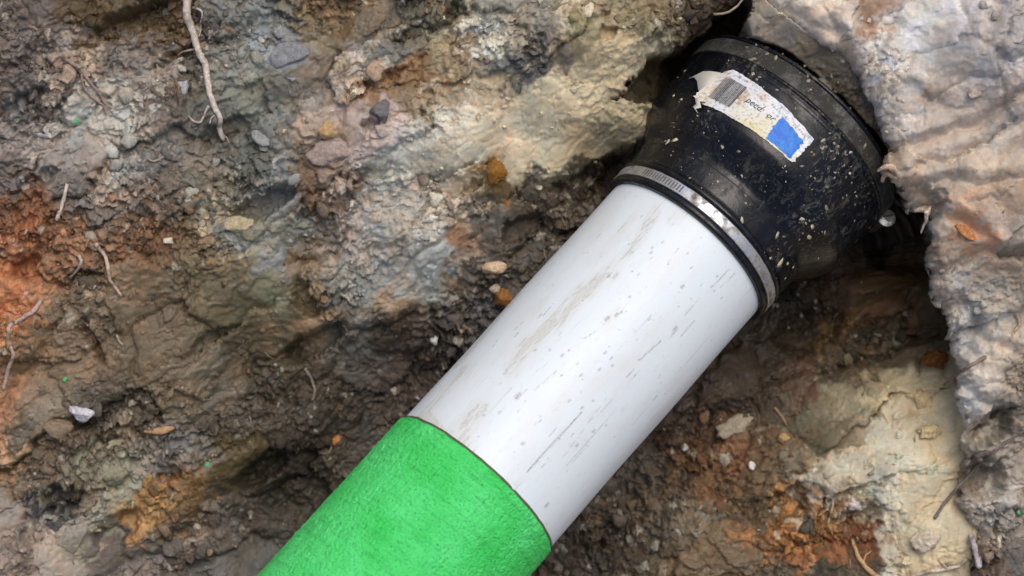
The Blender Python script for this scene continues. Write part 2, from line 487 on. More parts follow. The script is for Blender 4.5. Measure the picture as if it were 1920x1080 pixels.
# the pit rises around the dig, outside the part worked on
out_d = np.maximum(np.maximum(-200 - Xf, Xf - 2120), np.maximum(-200 - Yf, Yf - 1280))
far_n = fbm(Xf, Yf, 900, 4, 481)
Z = Z + 420 * sstep(0, 3600, out_d) + 60 * far_n * sstep(100, 900, out_d)
def grad_dir(d):
    gy_, gx_ = np.gradient(d.astype(np.float64), gy, gx)
    n = np.sqrt(gx_ ** 2 + gy_ ** 2) + 1e-6
    return gx_ / n, gy_ / n
# undercut: the foot of each cut face lies behind its lip
DX = np.zeros(X.shape); DY = np.zeros(X.shape)
nxb, nyb = grad_dir(b_raw)
q = -b_sd / BW
u_b = 72 * sstep(0.02, 0.9, q) * (1 - sstep(1.2, 13.0, q)) * np.clip((top - base * (1 - sk) - (29 + 0.22 * np.clip(s_raw, 0, 90)) * sk) / 90, 0.12, 1)
DX += nxb * u_b; DY += nyb * u_b
nxh, nyh = grad_dir(h_raw)
qh = h_sd / 10.0
u_h = 14 * sstep(0.0, 0.9, qh) * (1 - sstep(1.2, 4.5, qh))
DX -= nxh * u_h; DY -= nyh * u_h
# overhanging flakes: small sideways shove
lean = np.clip(clod_h, -2, 5) / 0.31
DX += 2.2 * crumb * wx3 + 0.12 * lean; DY += 2.2 * crumb * wy3 + 0.42 * lean
Zm = Z * 0.001

# ------------------------------------------------------------------ ground: colours
CP = """70,60,105,92,85 20,120,120,106,98 180,30,92,68,34 260,40,88,64,28 330,50,100,74,36 300,15,80,62,38 60,190,95,82,75 100,95,150,130,118 130,110,165,140,118 250,85,118,104,94 300,140,138,124,112 335,105,92,78,66
140,215,165,158,148 205,225,172,168,160 235,250,160,152,142 100,285,150,136,128 40,270,148,134,128 30,330,110,98,92 255,330,140,112,92 170,300,160,142,130 200,330,150,128,112 300,270,125,112,102 300,215,112,96,84 380,60,115,106,96
450,60,130,130,124 540,108,142,145,148 480,180,126,126,112 410,100,122,118,110 425,250,96,94,86 350,215,104,98,88 600,60,140,126,95 630,20,125,98,58 575,150,122,102,80 480,300,106,106,95 600,245,168,142,120 640,285,178,152,140 565,330,128,98,66 540,210,108,104,92 520,260,120,118,112
700,35,132,112,86 765,35,98,92,78 830,50,122,108,78 865,85,168,150,118 720,80,108,106,98 665,110,165,150,138 755,140,132,96,55 845,130,130,112,78 885,110,128,108,82 810,155,138,98,54 700,150,138,104,66 960,30,150,140,124 1000,60,152,140,122 1030,110,120,110,98 985,125,98,94,88 955,155,104,100,94 905,80,205,195,176
1090,10,208,188,152 1140,50,182,160,118 1200,40,142,126,90 1250,30,120,100,70 1120,80,152,138,92 1140,110,204,180,136 1080,150,196,174,132 1180,120,186,164,120 1000,190,194,174,138 900,185,178,158,122 820,190,164,142,112 760,180,140,112,76 950,230,208,194,168 850,232,200,186,166 1050,240,188,174,148 1130,215,152,138,102 1175,190,154,138,104 1100,265,126,112,94 780,260,196,186,170 730,290,134,134,134 690,240,176,152,142 650,320,150,132,120
930,320,152,106,30 915,345,140,100,40 1000,300,168,152,128 1050,330,130,118,100 1100,345,72,60,46 860,300,198,186,166 820,330,152,142,132 720,330,172,160,144 880,345,170,150,120 1060,280,140,126,104
520,340,140,140,140 600,350,132,100,74 625,340,150,120,100 700,400,168,162,156 660,430,178,156,142 760,420,176,166,154 805,380,188,166,148 850,400,184,166,142 900,420,92,84,74 950,470,80,70,60 1000,430,76,66,55 800,490,166,166,164 835,500,162,164,166 760,500,150,146,142 845,470,150,108,78 880,560,92,86,82 900,600,95,88,88 720,560,162,132,100 640,520,146,142,136 620,570,104,100,96 560,500,126,106,82 480,440,142,138,120 440,420,172,156,126 500,470,130,132,132 545,555,100,84,58 500,540,132,126,98 450,565,112,98,70 740,640,66,56,48 800,650,70,58,50 680,620,98,92,86 640,600,124,108,90 560,625,152,116,84 690,540,140,136,130 860,530,130,112,90
50,400,152,96,55 20,450,168,98,45 100,440,152,102,64 8,545,192,108,40 200,430,126,96,70 250,460,136,92,55 300,470,128,90,58 150,380,118,104,94 200,385,132,120,114 60,500,152,102,64 130,520,120,96,70 200,560,142,114,86 120,600,132,106,82 50,650,122,88,56 20,760,174,118,76 30,850,192,142,100 350,500,116,96,66 400,470,128,104,70 400,525,124,104,74 300,600,106,88,66 400,600,110,95,66 450,650,86,72,50 550,660,76,66,46 350,660,122,106,88 250,650,112,92,66 150,680,142,112,80 300,400,112,96,82 350,380,120,108,90 340,440,122,92,60
100,790,132,110,88 200,740,96,80,64 180,800,100,84,68 300,760,116,98,76 400,780,112,98,82 500,760,86,76,64 600,760,68,58,46 280,830,142,132,122 200,885,136,130,110 120,900,118,100,82 60,900,152,124,98 40,980,152,132,120 130,1000,138,130,116 60,1050,150,132,122 80,950,62,60,60 280,965,196,138,64 300,950,200,142,60 330,925,160,110,45 350,1000,112,92,72 400,1000,86,76,68 450,880,92,76,40 450,1020,104,98,90 500,900,62,52,38 560,850,56,48,36 300,1050,112,98,92 400,1060,104,96,90 200,1050,92,82,76 480,980,78,68,58 230,790,150,130,110 60,830,110,90,70 340,860,120,112,108
1500,600,46,37,25 1560,560,62,46,25 1650,520,112,80,30 1700,480,102,74,30 1620,450,48,38,26 1600,600,122,92,40 1640,590,128,84,40 1700,620,86,68,35 1740,640,58,46,34 1550,640,118,90,40 1450,660,56,45,30 1600,680,88,68,46 1500,700,96,66,46 1400,720,66,52,38 1700,690,108,88,60 1780,665,152,98,40 1750,685,156,96,34 1580,530,70,50,26 1680,560,92,70,32 1650,640,70,56,36 1520,660,80,62,38
1300,800,72,56,40 1250,870,76,56,42 1200,900,96,80,62 1300,900,126,86,45 1350,870,128,84,44 1280,960,112,96,76 1180,980,100,86,68 1150,1040,70,58,46 1350,1000,118,94,60 1450,970,194,128,35 1440,1000,184,116,36 1480,985,178,112,36 1500,960,82,74,60 1530,950,190,124,40 1560,1000,180,108,40 1600,990,152,86,35 1640,1010,122,66,25 1500,1040,86,76,62 1550,1050,92,78,58 1400,1050,110,88,60 1620,1060,96,80,60 1400,950,88,70,46 1420,870,100,76,48 1560,950,170,118,50 1520,1000,160,104,40
1500,860,122,104,76 1480,830,110,96,72 1560,800,120,108,80 1600,780,152,136,106 1560,885,178,168,148 1520,890,150,140,126 1600,870,198,178,138 1650,800,194,172,128 1700,760,192,170,126 1700,850,208,188,142 1750,800,194,168,122 1680,930,208,188,152 1720,900,204,184,144 1740,960,202,182,142 1680,980,198,178,152 1760,1020,196,176,136 1700,1050,172,158,126 1640,920,192,174,140 1770,720,186,162,120 1620,830,186,168,130 1780,900,190,170,128 1660,1000,130,84,50 1670,880,206,188,148 1740,860,206,184,138
1420,40,152,136,116 1460,80,138,122,106 1520,110,116,100,80 1580,180,112,96,78 1640,260,98,80,62 1350,30,70,55,40 1300,70,66,52,38"""  # dark points: dark earth plus the shade on it, both in the colour
BP = """1440,10,205,180,160 1500,20,216,192,168 1540,60,206,180,160 1600,60,212,202,192 1620,30,184,134,94 1570,95,196,168,146 1625,55,186,128,88 1700,40,216,208,203 1800,50,192,182,179 1880,60,178,168,165 1750,100,202,194,190 1700,150,206,196,188 1800,150,188,176,169 1880,180,182,168,158 1740,200,190,172,160 1740,180,164,140,120 1680,220,206,192,184 1850,230,190,174,162 1700,280,202,180,160 1800,280,196,176,161 1750,320,188,160,134 1850,330,192,168,142 1780,370,182,148,114 1880,360,168,134,104 1690,320,206,176,144 1660,300,200,168,140
1805,432,204,134,74 1820,440,190,125,75 1850,425,168,148,132 1900,420,166,146,130 1780,520,184,174,166 1850,500,168,154,136 1850,580,178,166,147 1900,600,172,158,140 1820,600,172,168,166 1860,620,188,178,168 1820,740,194,189,186 1850,720,178,166,150 1900,700,168,148,126 1880,800,108,94,80 1830,895,112,98,84 1850,790,178,170,156 1900,880,152,140,126 1880,950,178,168,156 1830,1030,176,162,140 1890,1000,164,154,146 1850,1068,112,82,60 1900,1060,108,100,94 1780,480,150,128,108 1900,500,160,142,122 1860,860,140,128,112 1740,400,196,178,160 1760,350,190,164,138 1640,200,204,190,178 1605,150,198,178,162 1650,110,210,202,196 1850,120,184,172,168"""  # dark lower points have the shade of the hollows put into their colour
def parse_c(s, zfun):
    a = parse(s)
    col = np.array([lin(q[2:5]) for q in a])
    p = np.array([wp(q[0], q[1], zfun(q[0], q[1])) for q in a])
    return p, col
def near_h(P, px, py):
    d = ((P[:, 0] - px) ** 2 + (P[:, 1] - py) ** 2 + 900.0) ** -2
    return float((d * P[:, 2]).sum() / d.sum())
cpp, cpc = parse_c(CP, lambda a, b: near_h(hc, a, b))
bpp, bpc = parse_c(BP, lambda a, b: near_h(tc, a, b))
def cellshift(v, amt, seed):
    return ((hrand(v[4], v[5], seed) - 0.5) * amt, (hrand(v[4], v[5], seed + 1) - 0.5) * amt)
s120 = cellshift(v120, 90, 691); s60 = cellshift(v60, 60, 701); s26 = cellshift(v26, 46, 711); s12 = cellshift(v12, 34, 721); s6 = cellshift(v6, 20, 731)
k = 0.4 + 0.6 * crumb0
fx_ = fbm(Xf, Yf, 17, 3, 721, 0.6); fy_ = fbm(Xf, Yf, 17, 3, 761, 0.6)
QX = Xf + 26 * wx + 22 * wx2 + 34 * fx_ * (0.25 + 0.75 * crumb0) + k * (0.8 * s120[0] + s60[0] * on60 + s26[0] + s12[0] + s6[0]) + 5 * wx3
QY = Yf + 26 * wy + 22 * wy2 + 34 * fy_ * (0.25 + 0.75 * crumb0) + k * (0.8 * s120[1] + s60[1] * on60 + s26[1] + s12[1] + s6[1]) + 5 * wy3
col = idw(QX, QY, cpp, cpc, 9, 3.4)
colb = idw(QX, QY, bpp, bpc, 16, 2.4)
gA = sstep(760, 1080, QX)[..., None]; gB = (sstep(1060, 1180, QX) * sstep(150, 240, QY))[..., None]
tanA = lin((206, 196, 178)) * (1 - gA) + lin((206, 182, 138)) * gA
tanA = tanA * (1 - gB) + lin((166, 150, 114)) * gB
moA = (0.80 * sandA * (1 - 0.6 * sstep(0.12, 0.2, fbm(Xw, Yw, 48, 4, 741, 0.6)) * (1 - sstep(900, 1050, Xf))))[..., None]
col = col * (1 - moA) + tanA * moA
gC = sstep(1735, 1665, QX)[..., None]
tanB = lin((192, 172, 134)) * (1 - gC) + lin((208, 196, 170)) * gC
moB = (0.85 * sandB * (1 - 0.5 * sstep(0.16, 0.24, fbm(Xw, Yw, 40, 4, 745, 0.6))))[..., None]
col = col * (1 - moB) + tanB * moB
wb = sstep(-14, -4, b_sd)[..., None]
col = col * (1 - wb) + colb * wb
def jitter(v, seed, amt, amount=1.0):
    return 1 + amt * (hrand(v[4], v[5], seed) - 0.5) * amount
br = jitter(v120, 791, 0.45, calm) * jitter(v60, 801, 0.40, 0.3 + 0.7 * crumb) * jitter(v26, 811, 0.75, 0.15 + 0.85 * crumb) * jitter(v12, 821, 0.8, 0.05 + 0.9 * crumb) * jitter(v6, 831, 0.7, 0.02 + 0.9 * crumb)
br = br * (1 + 0.22 * fbm(Xf, Yf, 60, 4, 841))
warm = 1 + 0.16 * (hrand(v26[4], v26[5], 851) - 0.5) + 0.14 * fbm(Xf, Yf, 90, 3, 861) + 0.1 * (hrand(v12[4], v12[5], 852) - 0.5)
# a few crumbs are pale, a few rusty
pale = (hrand(v12[4], v12[5], 871) > 0.95) & (crumb > 0.35)
rust = (hrand(v12[4], v12[5], 881) > 0.985) & (crumb > 0.3)
pale6 = (hrand(v6[4], v6[5], 891) > 0.984) & (crumb > 0.2)
col = col * br[..., None]
col[..., 0] *= warm; col[..., 2] /= warm
col = np.where(pale[..., None], col * 0.4 + lin((190, 180, 165)) * 0.55, col)
col = np.where(pale6[..., None], col * 0.4 + lin((205, 196, 182)) * 0.5, col)
col = np.where((rust & (b_sd < 0))[..., None], col * 0.4 + lin((165, 112, 60)) * 0.5, col)
lum = (col * np.array([0.3, 0.6, 0.1], f32)).sum(-1, keepdims=True)
wbk = sstep(-8, 2, b_sd)[..., None]
col = lum * (np.array([0.97, 1.0, 0.95], f32) + np.array([0.03, -0.01, -0.03], f32) * wbk) + (col - lum) * (0.70 - 0.12 * wbk)
col *= 1 - 0.10 * wbk
# iron stain is patchy and darker than the clay it soaks into
org = sstep(0.62, 0.86, (col[..., 0] - col[..., 2]) / (col[..., 0] + 1e-4)) * sstep(0.10, 0.2, col[..., 0]) * (1 - wbk[..., 0])
col *= (1 - org * (0.10 + 0.42 * sstep(-0.1, 0.2, fbm(Xf + 12 * wx2, Yf + 12 * wy2, 26, 4, 857, 0.6))))[..., None]
# dark humus worked into the crumbly parts
hum = fbm(QX, QY, 42, 5, 855, 0.6)
hm = (sstep(0.10, 0.24, hum) * (0.04 + 0.96 * crumb0) * (1 - wbk[..., 0]) * 0.7)[..., None]
col = col * (1 - hm) + (col * 0.25 + np.array([0.018, 0.014, 0.010], f32)) * hm
col = col * (1 + 0.6 * np.exp(-lum / 0.035))  # lifts the darkest soil, whose colours already include shade
GAIN = 1.15
col = np.clip(col * GAIN, 0.008, 0.72)

# ------------------------------------------------------------------ ground: meshes
VX = (X + DX - 960) * S; VY = (540 - (Y + DY)) * S
Vall = np.stack([VX, VY, Zm], -1).reshape(-1, 3)
Fall = grid_faces(NX, NY)[:, ::-1]
inb = (b_sd > -BW * 1.3).reshape(-1)
fb = inb[Fall].all(1)
def submesh(name, Fsel):
    used = np.unique(Fsel)
    remap = np.full(len(Vall), -1, np.int64); remap[used] = np.arange(len(used))
    return np_mesh(name, Vall[used], remap[Fsel], col.reshape(-1, 3)[used], True, np.clip(0.12 + 0.9 * crumb, 0, 1).reshape(-1)[used])
ground = tag(link('soil', submesh('soil', Fall[~fb]), M_soil), kind='structure')
bank = tag(link('soil_bank', submesh('soil_bank', Fall[fb]), M_soil), kind='structure')

def gsample(x, y, A):
    u = 960 + x / S; v = 540 - y / S
    i = np.clip(np.searchsorted(gx, u) - 1, 0, NX - 2); j = np.clip(np.searchsorted(gy, v) - 1, 0, NY - 2)
    a = (u - gx[i]) / (gx[i + 1] - gx[i]); b = (v - gy[j]) / (gy[j + 1] - gy[j])
    return (A[j, i] * (1 - a) * (1 - b) + A[j, i + 1] * a * (1 - b) + A[j + 1, i] * (1 - a) * b + A[j + 1, i + 1] * a * b)
def drop(px, py):
    """photo position -> point on the soil"""
    z = 0.0
    for _ in range(6):
        x, y = site(px, py, z)
        z = 0.5 * z + 0.5 * float(gsample(x, y, Zm))
    x, y = site(px, py, z)
    return Vector((x, y, float(gsample(x, y, Zm))))

# ------------------------------------------------------------------ pipe
def lathe(l, r, nth=256, disp=None):
    """closed ring profile: arrays l, r"""
    th = np.linspace(0, 2 * math.pi, nth, endpoint=False)
    L, T = np.meshgrid(l, th, indexing='ij')
    R = np.repeat(np.asarray(r)[:, None], nth, 1)
    if disp is not None: R = R + disp(L, T)
    return ring_pts(L, R, T).reshape(-1, 3), grid_faces(nth, len(l), True), L, T

def axis_mat_coords(nt):
    """object-space vector turned into (along, across, out) of the pipe"""
    pos = N(nt, 'ShaderNodeNewGeometry').outputs['Position']
    outs = []
    for v in (AX, side, up):
        d = N(nt, 'ShaderNodeVectorMath', operation='DOT_PRODUCT')
        nt.links.new(pos, d.inputs[0]); d.inputs[1].default_value = v
        outs.append(d.outputs['Value'])
    c = nt.nodes.new('ShaderNodeCombineXYZ')
    for i in range(3): nt.links.new(outs[i], c.inputs[i])
    return c.outputs[0]

def scaled(nt, vec, s):
    m = N(nt, 'ShaderNodeVectorMath', operation='MULTIPLY')
    nt.links.new(vec, m.inputs[0]); m.inputs[1].default_value = s
    return m.outputs[0]

def pipe_mat():
    m, nt, bs = new_mat('white_pvc')
    v = axis_mat_coords(nt)
    att = N(nt, 'ShaderNodeAttribute', attribute_name='Col')
    sep = nt.nodes.new('ShaderNodeSeparateColor'); nt.links.new(att.outputs['Color'], sep.inputs[0])
    dirt, mark = sep.outputs[0], sep.outputs[1]
    c = mixc(nt, 0.0, (0.71, 0.785, 0.81), (0.71, 0.785, 0.81))
    # broad film of dust
    nd = noise_n(nt, scaled(nt, v, (18, 60, 60)), 1, 6, 0.6)
    c = mixc(nt, ramp(nt, nd, 0.48, 0.75, (0, 0, 0, 1), (0.45,) * 3 + (1,)), c, (0.62, 0.60, 0.55))
    # dirt smears and painted edge reflection: stroke weight broken up by streaky noise
    ns = noise_n(nt, scaled(nt, v, (55, 420, 420)), 1, 6, 0.65, 0.4)
    ms = N(nt, 'ShaderNodeMath', operation='MULTIPLY'); nt.links.new(dirt, ms.inputs[0]); nt.links.new(ramp(nt, ns, 0.33, 0.62), ms.inputs[1])
    c = mixc(nt, ms.outputs[0], c, (0.56, 0.53, 0.44))
    # outline where the wet smear dried
    rim = N(nt, 'ShaderNodeMath', operation='COMPARE'); rim.inputs[1].default_value = 0.34; rim.inputs[2].default_value = 0.035
    nt.links.new(ms.outputs[0], rim.inputs[0])
    rm = N(nt, 'ShaderNodeMath', operation='MULTIPLY'); rm.inputs[1].default_value = 0.35; nt.links.new(rim.outputs[0], rm.inputs[0])
    c = mixc(nt, rm.outputs[0], c, (0.30, 0.25, 0.18))
    ng = noise_n(nt, scaled(nt, v, (130, 260, 260)), 1, 5, 0.7, 0.8)
    c = mixc(nt, ramp(nt, ng, 0.60, 0.74, (0, 0, 0, 1), (0.4,) * 3 + (1,)), c, (0.45, 0.43, 0.38))
    nf = noise_n(nt, scaled(nt, v, (700, 1400, 1400)), 1, 3, 0.6)
    c = mixc(nt, ramp(nt, nf, 0.69, 0.74, (0, 0, 0, 1), (0.6,) * 3 + (1,)), c, (0.25, 0.22, 0.17))
    # random short scuffs along the pipe
    n4 = noise_n(nt, scaled(nt, v, (38, 1500, 1500)), 1, 3, 0.6)
    n5 = noise_n(nt, scaled(nt, v, (30, 90, 90)), 1, 3)
    mm = N(nt, 'ShaderNodeMath', operation='MULTIPLY')
    nt.links.new(ramp(nt, n4, 0.64, 0.70), mm.inputs[0]); nt.links.new(ramp(nt, n5, 0.5, 0.66), mm.inputs[1])
    c = mixc(nt, mm.outputs[0], c, (0.33, 0.32, 0.30))
    nk = noise_n(nt, v, 1700, 3, 0.6)
    mk = N(nt, 'ShaderNodeMath', operation='MULTIPLY'); nt.links.new(mark, mk.inputs[0]); nt.links.new(ramp(nt, nk, 0.34, 0.6), mk.inputs[1])
    c = mixc(nt, mk.outputs[0], c, (0.12, 0.11, 0.095))
    nt.links.new(c, bs.inputs['Base Color'])
    bs.inputs['Roughness'].default_value = 0.42
    bs.inputs['Specular IOR Level'].default_value = 0.4
    nb = bump(nt, noise_n(nt, scaled(nt, v, (60, 500, 500)), 1, 4), 0.15, 0.0005)
    nt.links.new(nb, bs.inputs['Normal'])
    return m

def px_to_tube(px, py, R=176.5):
    """photo position on the pipe's upper surface -> (l metres, theta)"""
    best = None
    dx, dy = px - 1282, py - 471.5
    t = dx * 0.6655 - dy * 0.7464; r = dx * 0.7464 + dy * 0.6655
    k = 1 + (-t * TPX * math.sin(TILT)) / D
    s = max(-0.999, min(0.999, r / (R * k)))
    th = math.asin(s)
    return (t - 0.275 * R * math.cos(th)) * TPX, th

pipe = empty('drain_pipe', on_axis(-GREEN_L * 0.5, PIPE_R, math.pi), 'white plastic drain pipe with a bright green sleeve lying diagonally in the excavated soil', 'pipe')
nl, nth = 400, 440
l_arr = np.linspace(-GREEN_L - 0.02, 0.010, nl)
Vp, Fp, Lp, Tp = lathe(l_arr, np.full(nl, PIPE_R), nth, lambda L, T: 0.00025 * np.sin(T * 2 + 1) + 0.0002 * np.sin(L * 60))
Tw = (Tp + math.pi) % (2 * math.pi) - math.pi
AR = Tw * PIPE_R                                   # arc length
dirt = np.zeros(Lp.shape, f32); mark = np.zeros(Lp.shape, f32)  # dirt also holds the reflection painted along the right edge
def stroke(arr, pts, wid, val, soft=0.6):
    if arr is mark: wid *= 0.85
    q = [px_to_tube(*p) for p in pts]
    d = np.full(Lp.shape, 9.0)
    for (l0, t0), (l1, t1) in zip(q[:-1], q[1:]):
        x0, y0, x1, y1 = l0, t0 * PIPE_R, l1, t1 * PIPE_R
        ex, ey = x1 - x0, y1 - y0
        s = np.clip(((Lp - x0) * ex + (AR - y0) * ey) / (ex * ex + ey * ey + 1e-12), 0, 1)
        d = np.minimum(d, np.hypot(Lp - x0 - s * ex, AR - y0 - s * ey))
    wm = wid * S
    np.maximum(arr, val * (1 - sstep(wm * (1 - soft), wm * (1 + soft), d)), out=arr)
stroke(dirt, [(1222, 398), (1190, 450), (1135, 515)], 12, 0.40)
stroke(dirt, [(1135, 515), (1075, 560), (1040, 600), (985, 645)], 17, 0.60)
stroke(dirt, [(985, 645), (960, 690)], 14, 0.5)
stroke(dirt, [(965, 560), (900, 635), (860, 680)], 14, 0.6)
stroke(dirt, [(870, 690), (800, 770)], 18, 0.45)
stroke(dirt, [(905, 760), (860, 800), (880, 825)], 20, 0.45)
stroke(dirt, [(800, 770), (830, 800)], 16, 0.6)
stroke(dirt, [(1270, 405), (1250, 420)], 12, 0.4)
stroke(dirt, [(1150, 590), (1130, 610)], 14, 0.35)
stroke(dirt, [(1300, 700), (1230, 780), (1150, 870), (1060, 975)], 10, 0.25)
stroke(dirt, [(1390, 620), (1300, 725), (1200, 840), (1100, 950)], 9, 0.3)  # faint brown light reflected by the soil, painted along the lower right edge
for q in ["1132,523,4 1186,519,3 1211,470,3 1230,460,3 1175,513,2 1265,541,5 1282,506,3 1275,480,3 1283,561,2 945,696,3 968,738,8 1025,932,6 1078,825,4 1170,560,3 1193,412,3 1170,463,2 1139,683,3 1026,655,3 1000,655,3 1062,745,4 910,770,3",
          "1105,745,3 1155,588,3 1128,600,6 1145,593,5 1252,617,6 1250,625,4 1115,690,4 1136,670,4 1076,680,3 1082,700,4 1048,700,3 1060,655,3 1048,665,4 1125,660,4 938,765,4 1085,758,4 1107,800,4 1100,1075,3 1190,480,2 1330,520,3 1350,470,2 1300,450,2 1240,500,2 1340,560,3 1205,600,3 1010,780,3 980,820,4 1130,790,3 1180,700,3"]:
    for p in q.split():
        a, b, r = [float(t) for t in p.split(',')]
        stroke(mark, [(a, b), (a + r * 0.7, b - r * 0.8)], r * 0.55, 0.75, 0.7)
for a, b, c_, d_, wd, v in [(1355, 505, 1320, 540, 1.2, .8), (1365, 512, 1338, 540, 1, .6), (1300, 560, 1272, 590, 1, .5), (1228, 637, 1188, 672, 1.3, .85), (1085, 765, 990, 868, 1.5, .9), (1130, 740, 1050, 850, .8, .35), (1040, 690, 1000, 725, 1.1, .5),
                           (1110, 620, 1088, 634, 1.2, .5), (1175, 410, 1150, 440, 1, .4), (1235, 640, 1260, 615, .9, .5), (1260, 470, 1240, 495, 1, .5), (1150, 760, 1060, 860, .8, .45), (960, 720, 890, 800, .8, .35), (1210, 590, 1150, 655, .8, .4),
                           (1010, 850, 960, 910, .8, .3), (1290, 600, 1265, 628, 1, .6), (1240, 720, 1180, 790, .8, .3), (1190, 690, 1120, 765, .7, .35), (1060, 560, 1040, 580, 1, .4), (1100, 820, 1060, 870, 1, .5), (1330, 620, 1240, 720, .7, .35)]:
    stroke(mark, [(a, b), (c_, d_)], wd, v, 0.8)
r_ = random.Random(77)
for _ in range(150):
    a_ = r_.gauss(0.0, 1); s_ = r_.uniform(-620, -20); o_ = r_.uniform(-150, 165)
    px_, py_ = 1282 + 0.6655 * s_ + 0.7464 * o_, 471.5 - 0.7464 * s_ + 0.6655 * o_
    ln = r_.choice((1, 2, 2, 3, 5, 9, 18)) * r_.uniform(0.6, 1.4); an = 0.842 + r_.gauss(0, 0.10 if ln > 6 else 0.8)
    stroke(mark, [(px_, py_), (px_ + ln * math.cos(an), py_ - ln * math.sin(an))], r_.uniform(0.35, 1.1), r_.uniform(0.25, 0.8), 0.8)
cp = np.zeros(Lp.shape + (3,), f32); cp[..., 0] = dirt; cp[..., 1] = mark
M_pipe = pipe_mat()
me = np_mesh('barrel', Vp, Fp, cp.reshape(-1, 3))
link('barrel', me, M_pipe, pipe)

def green_mat():
    m, nt, bs = new_mat('green_coating')
    v = axis_mat_coords(nt)
    n1 = noise_n(nt, v, 620, 4, 0.6)
    n2 = noise_n(nt, scaled(nt, v, (420, 45, 45)), 1, 5, 0.62, 0.7)
    n3 = noise_n(nt, v, 40, 3)
    c = mixc(nt, ramp(nt, n3, 0.3, 0.7), (0.050, 0.72, 0.12), (0.12, 0.90, 0.25))
    c = mixc(nt, ramp(nt, n2, 0.52, 0.78, (0, 0, 0, 1), (0.5,) * 3 + (1,)), c, (0.012, 0.36, 0.04))
    c = mixc(nt, ramp(nt, n1, 0.30, 0.42, (0.8,) * 3 + (1,), (0, 0, 0, 1)), c, (0.012, 0.36, 0.05))
    ns_ = noise_n(nt, v, 25, 5, 0.65)
    c = mixc(nt, ramp(nt, ns_, 0.60, 0.78, (0, 0, 0, 1), (0.22,) * 3 + (1,)), c, (0.16, 0.24, 0.09))
    nt.links.new(c, bs.inputs['Base Color'])
    bs.inputs['Roughness'].default_value = 0.38
    bs.inputs['Specular IOR Level'].default_value = 0.4
    nb = bump(nt, n1, 1.0, 0.0022)
    nb = bump(nt, n2, 0.4, 0.0013, nb)
    nt.links.new(nb, bs.inputs['Normal'])
    return m
nlg = 420
lg = np.linspace(-GREEN_L - 0.62, -GREEN_L, nlg)
lg = -GREEN_L - 0.62 * (np.linspace(1, 0, nlg) ** 1.6)
prof = PIPE_R + 0.0016 * (1 - np.clip((lg + GREEN_L + 0.002) / 0.002, 0, 1) ** 2)
def gdisp(L, T):
    a = (((T + math.pi) % (2 * math.pi)) - math.pi) * PIPE_R / S; b = L / S
    e = sstep(0, 6, -(b + GREEN_L / S))
    ragged = 0.00045 * fbm(a.astype(f32), b.astype(f32) * 0 + 3, 30, 3, 911)
    return (0.0007 * fbm(a.astype(f32), b.astype(f32), 10, 3, 901) + 0.0003 * fbm(a.astype(f32) * 0.25, b.astype(f32), 10, 3, 905) + 0.0002 * fbm(a.astype(f32), b.astype(f32), 60, 2, 907)) * e + ragged * e
Vg, Fg, Lg, Tg = lathe(lg, prof, 500, gdisp)
Tgw = (Tg + math.pi) % (2 * math.pi) - math.pi
wob = (0.0007 * fbm((Tgw * 178).astype(f32), Tgw.astype(f32) * 0, 60, 3, 921) * sstep(-0.02, 0, Lg + GREEN_L))
Vg = Vg + (wob.reshape(-1)[:, None]) * np.array(AX)
link('green_sleeve', np_mesh('green_sleeve', Vg, Fg), green_mat(), pipe)
# thin brown line of grime where the sleeve starts
th = np.linspace(0, 2 * math.pi, 300, endpoint=False)
lr = np.array([-0.0004, 0.0009, 0.0011]) - GREEN_L
Vr, Fr, _, Tr = lathe(lr, np.array([PIPE_R + 0.0011, PIPE_R + 0.0007, PIPE_R + 0.0001]), 300, lambda L, T: -0.0012 * np.clip(fbm(((T + math.pi) % (2 * math.pi) * 178).astype(f32), T.astype(f32) * 0, 45, 3, 925) + 0.05, 0, 1))
Vr = Vr + (0.0007 * fbm((((Tr + math.pi) % (2 * math.pi) - math.pi) * 178).astype(f32), Tr.astype(f32) * 0, 60, 3, 921)).reshape(-1)[:, None] * np.array(AX)
m_gr, nt, bs = new_mat('grime'); bs.inputs['Base Color'].default_value = (0.10, 0.095, 0.06, 1); bs.inputs['Roughness'].default_value = 0.9
link('grime_line', np_mesh('grime_line', Vr, Fr), m_gr, pipe)

# ------------------------------------------------------------------ coupling
coup = empty('pipe_coupling', on_axis(160 * TPX, RPX(200, 231), math.pi), 'black rubber coupling with steel clamps and torn paper label on the white pipe', 'pipe coupling')

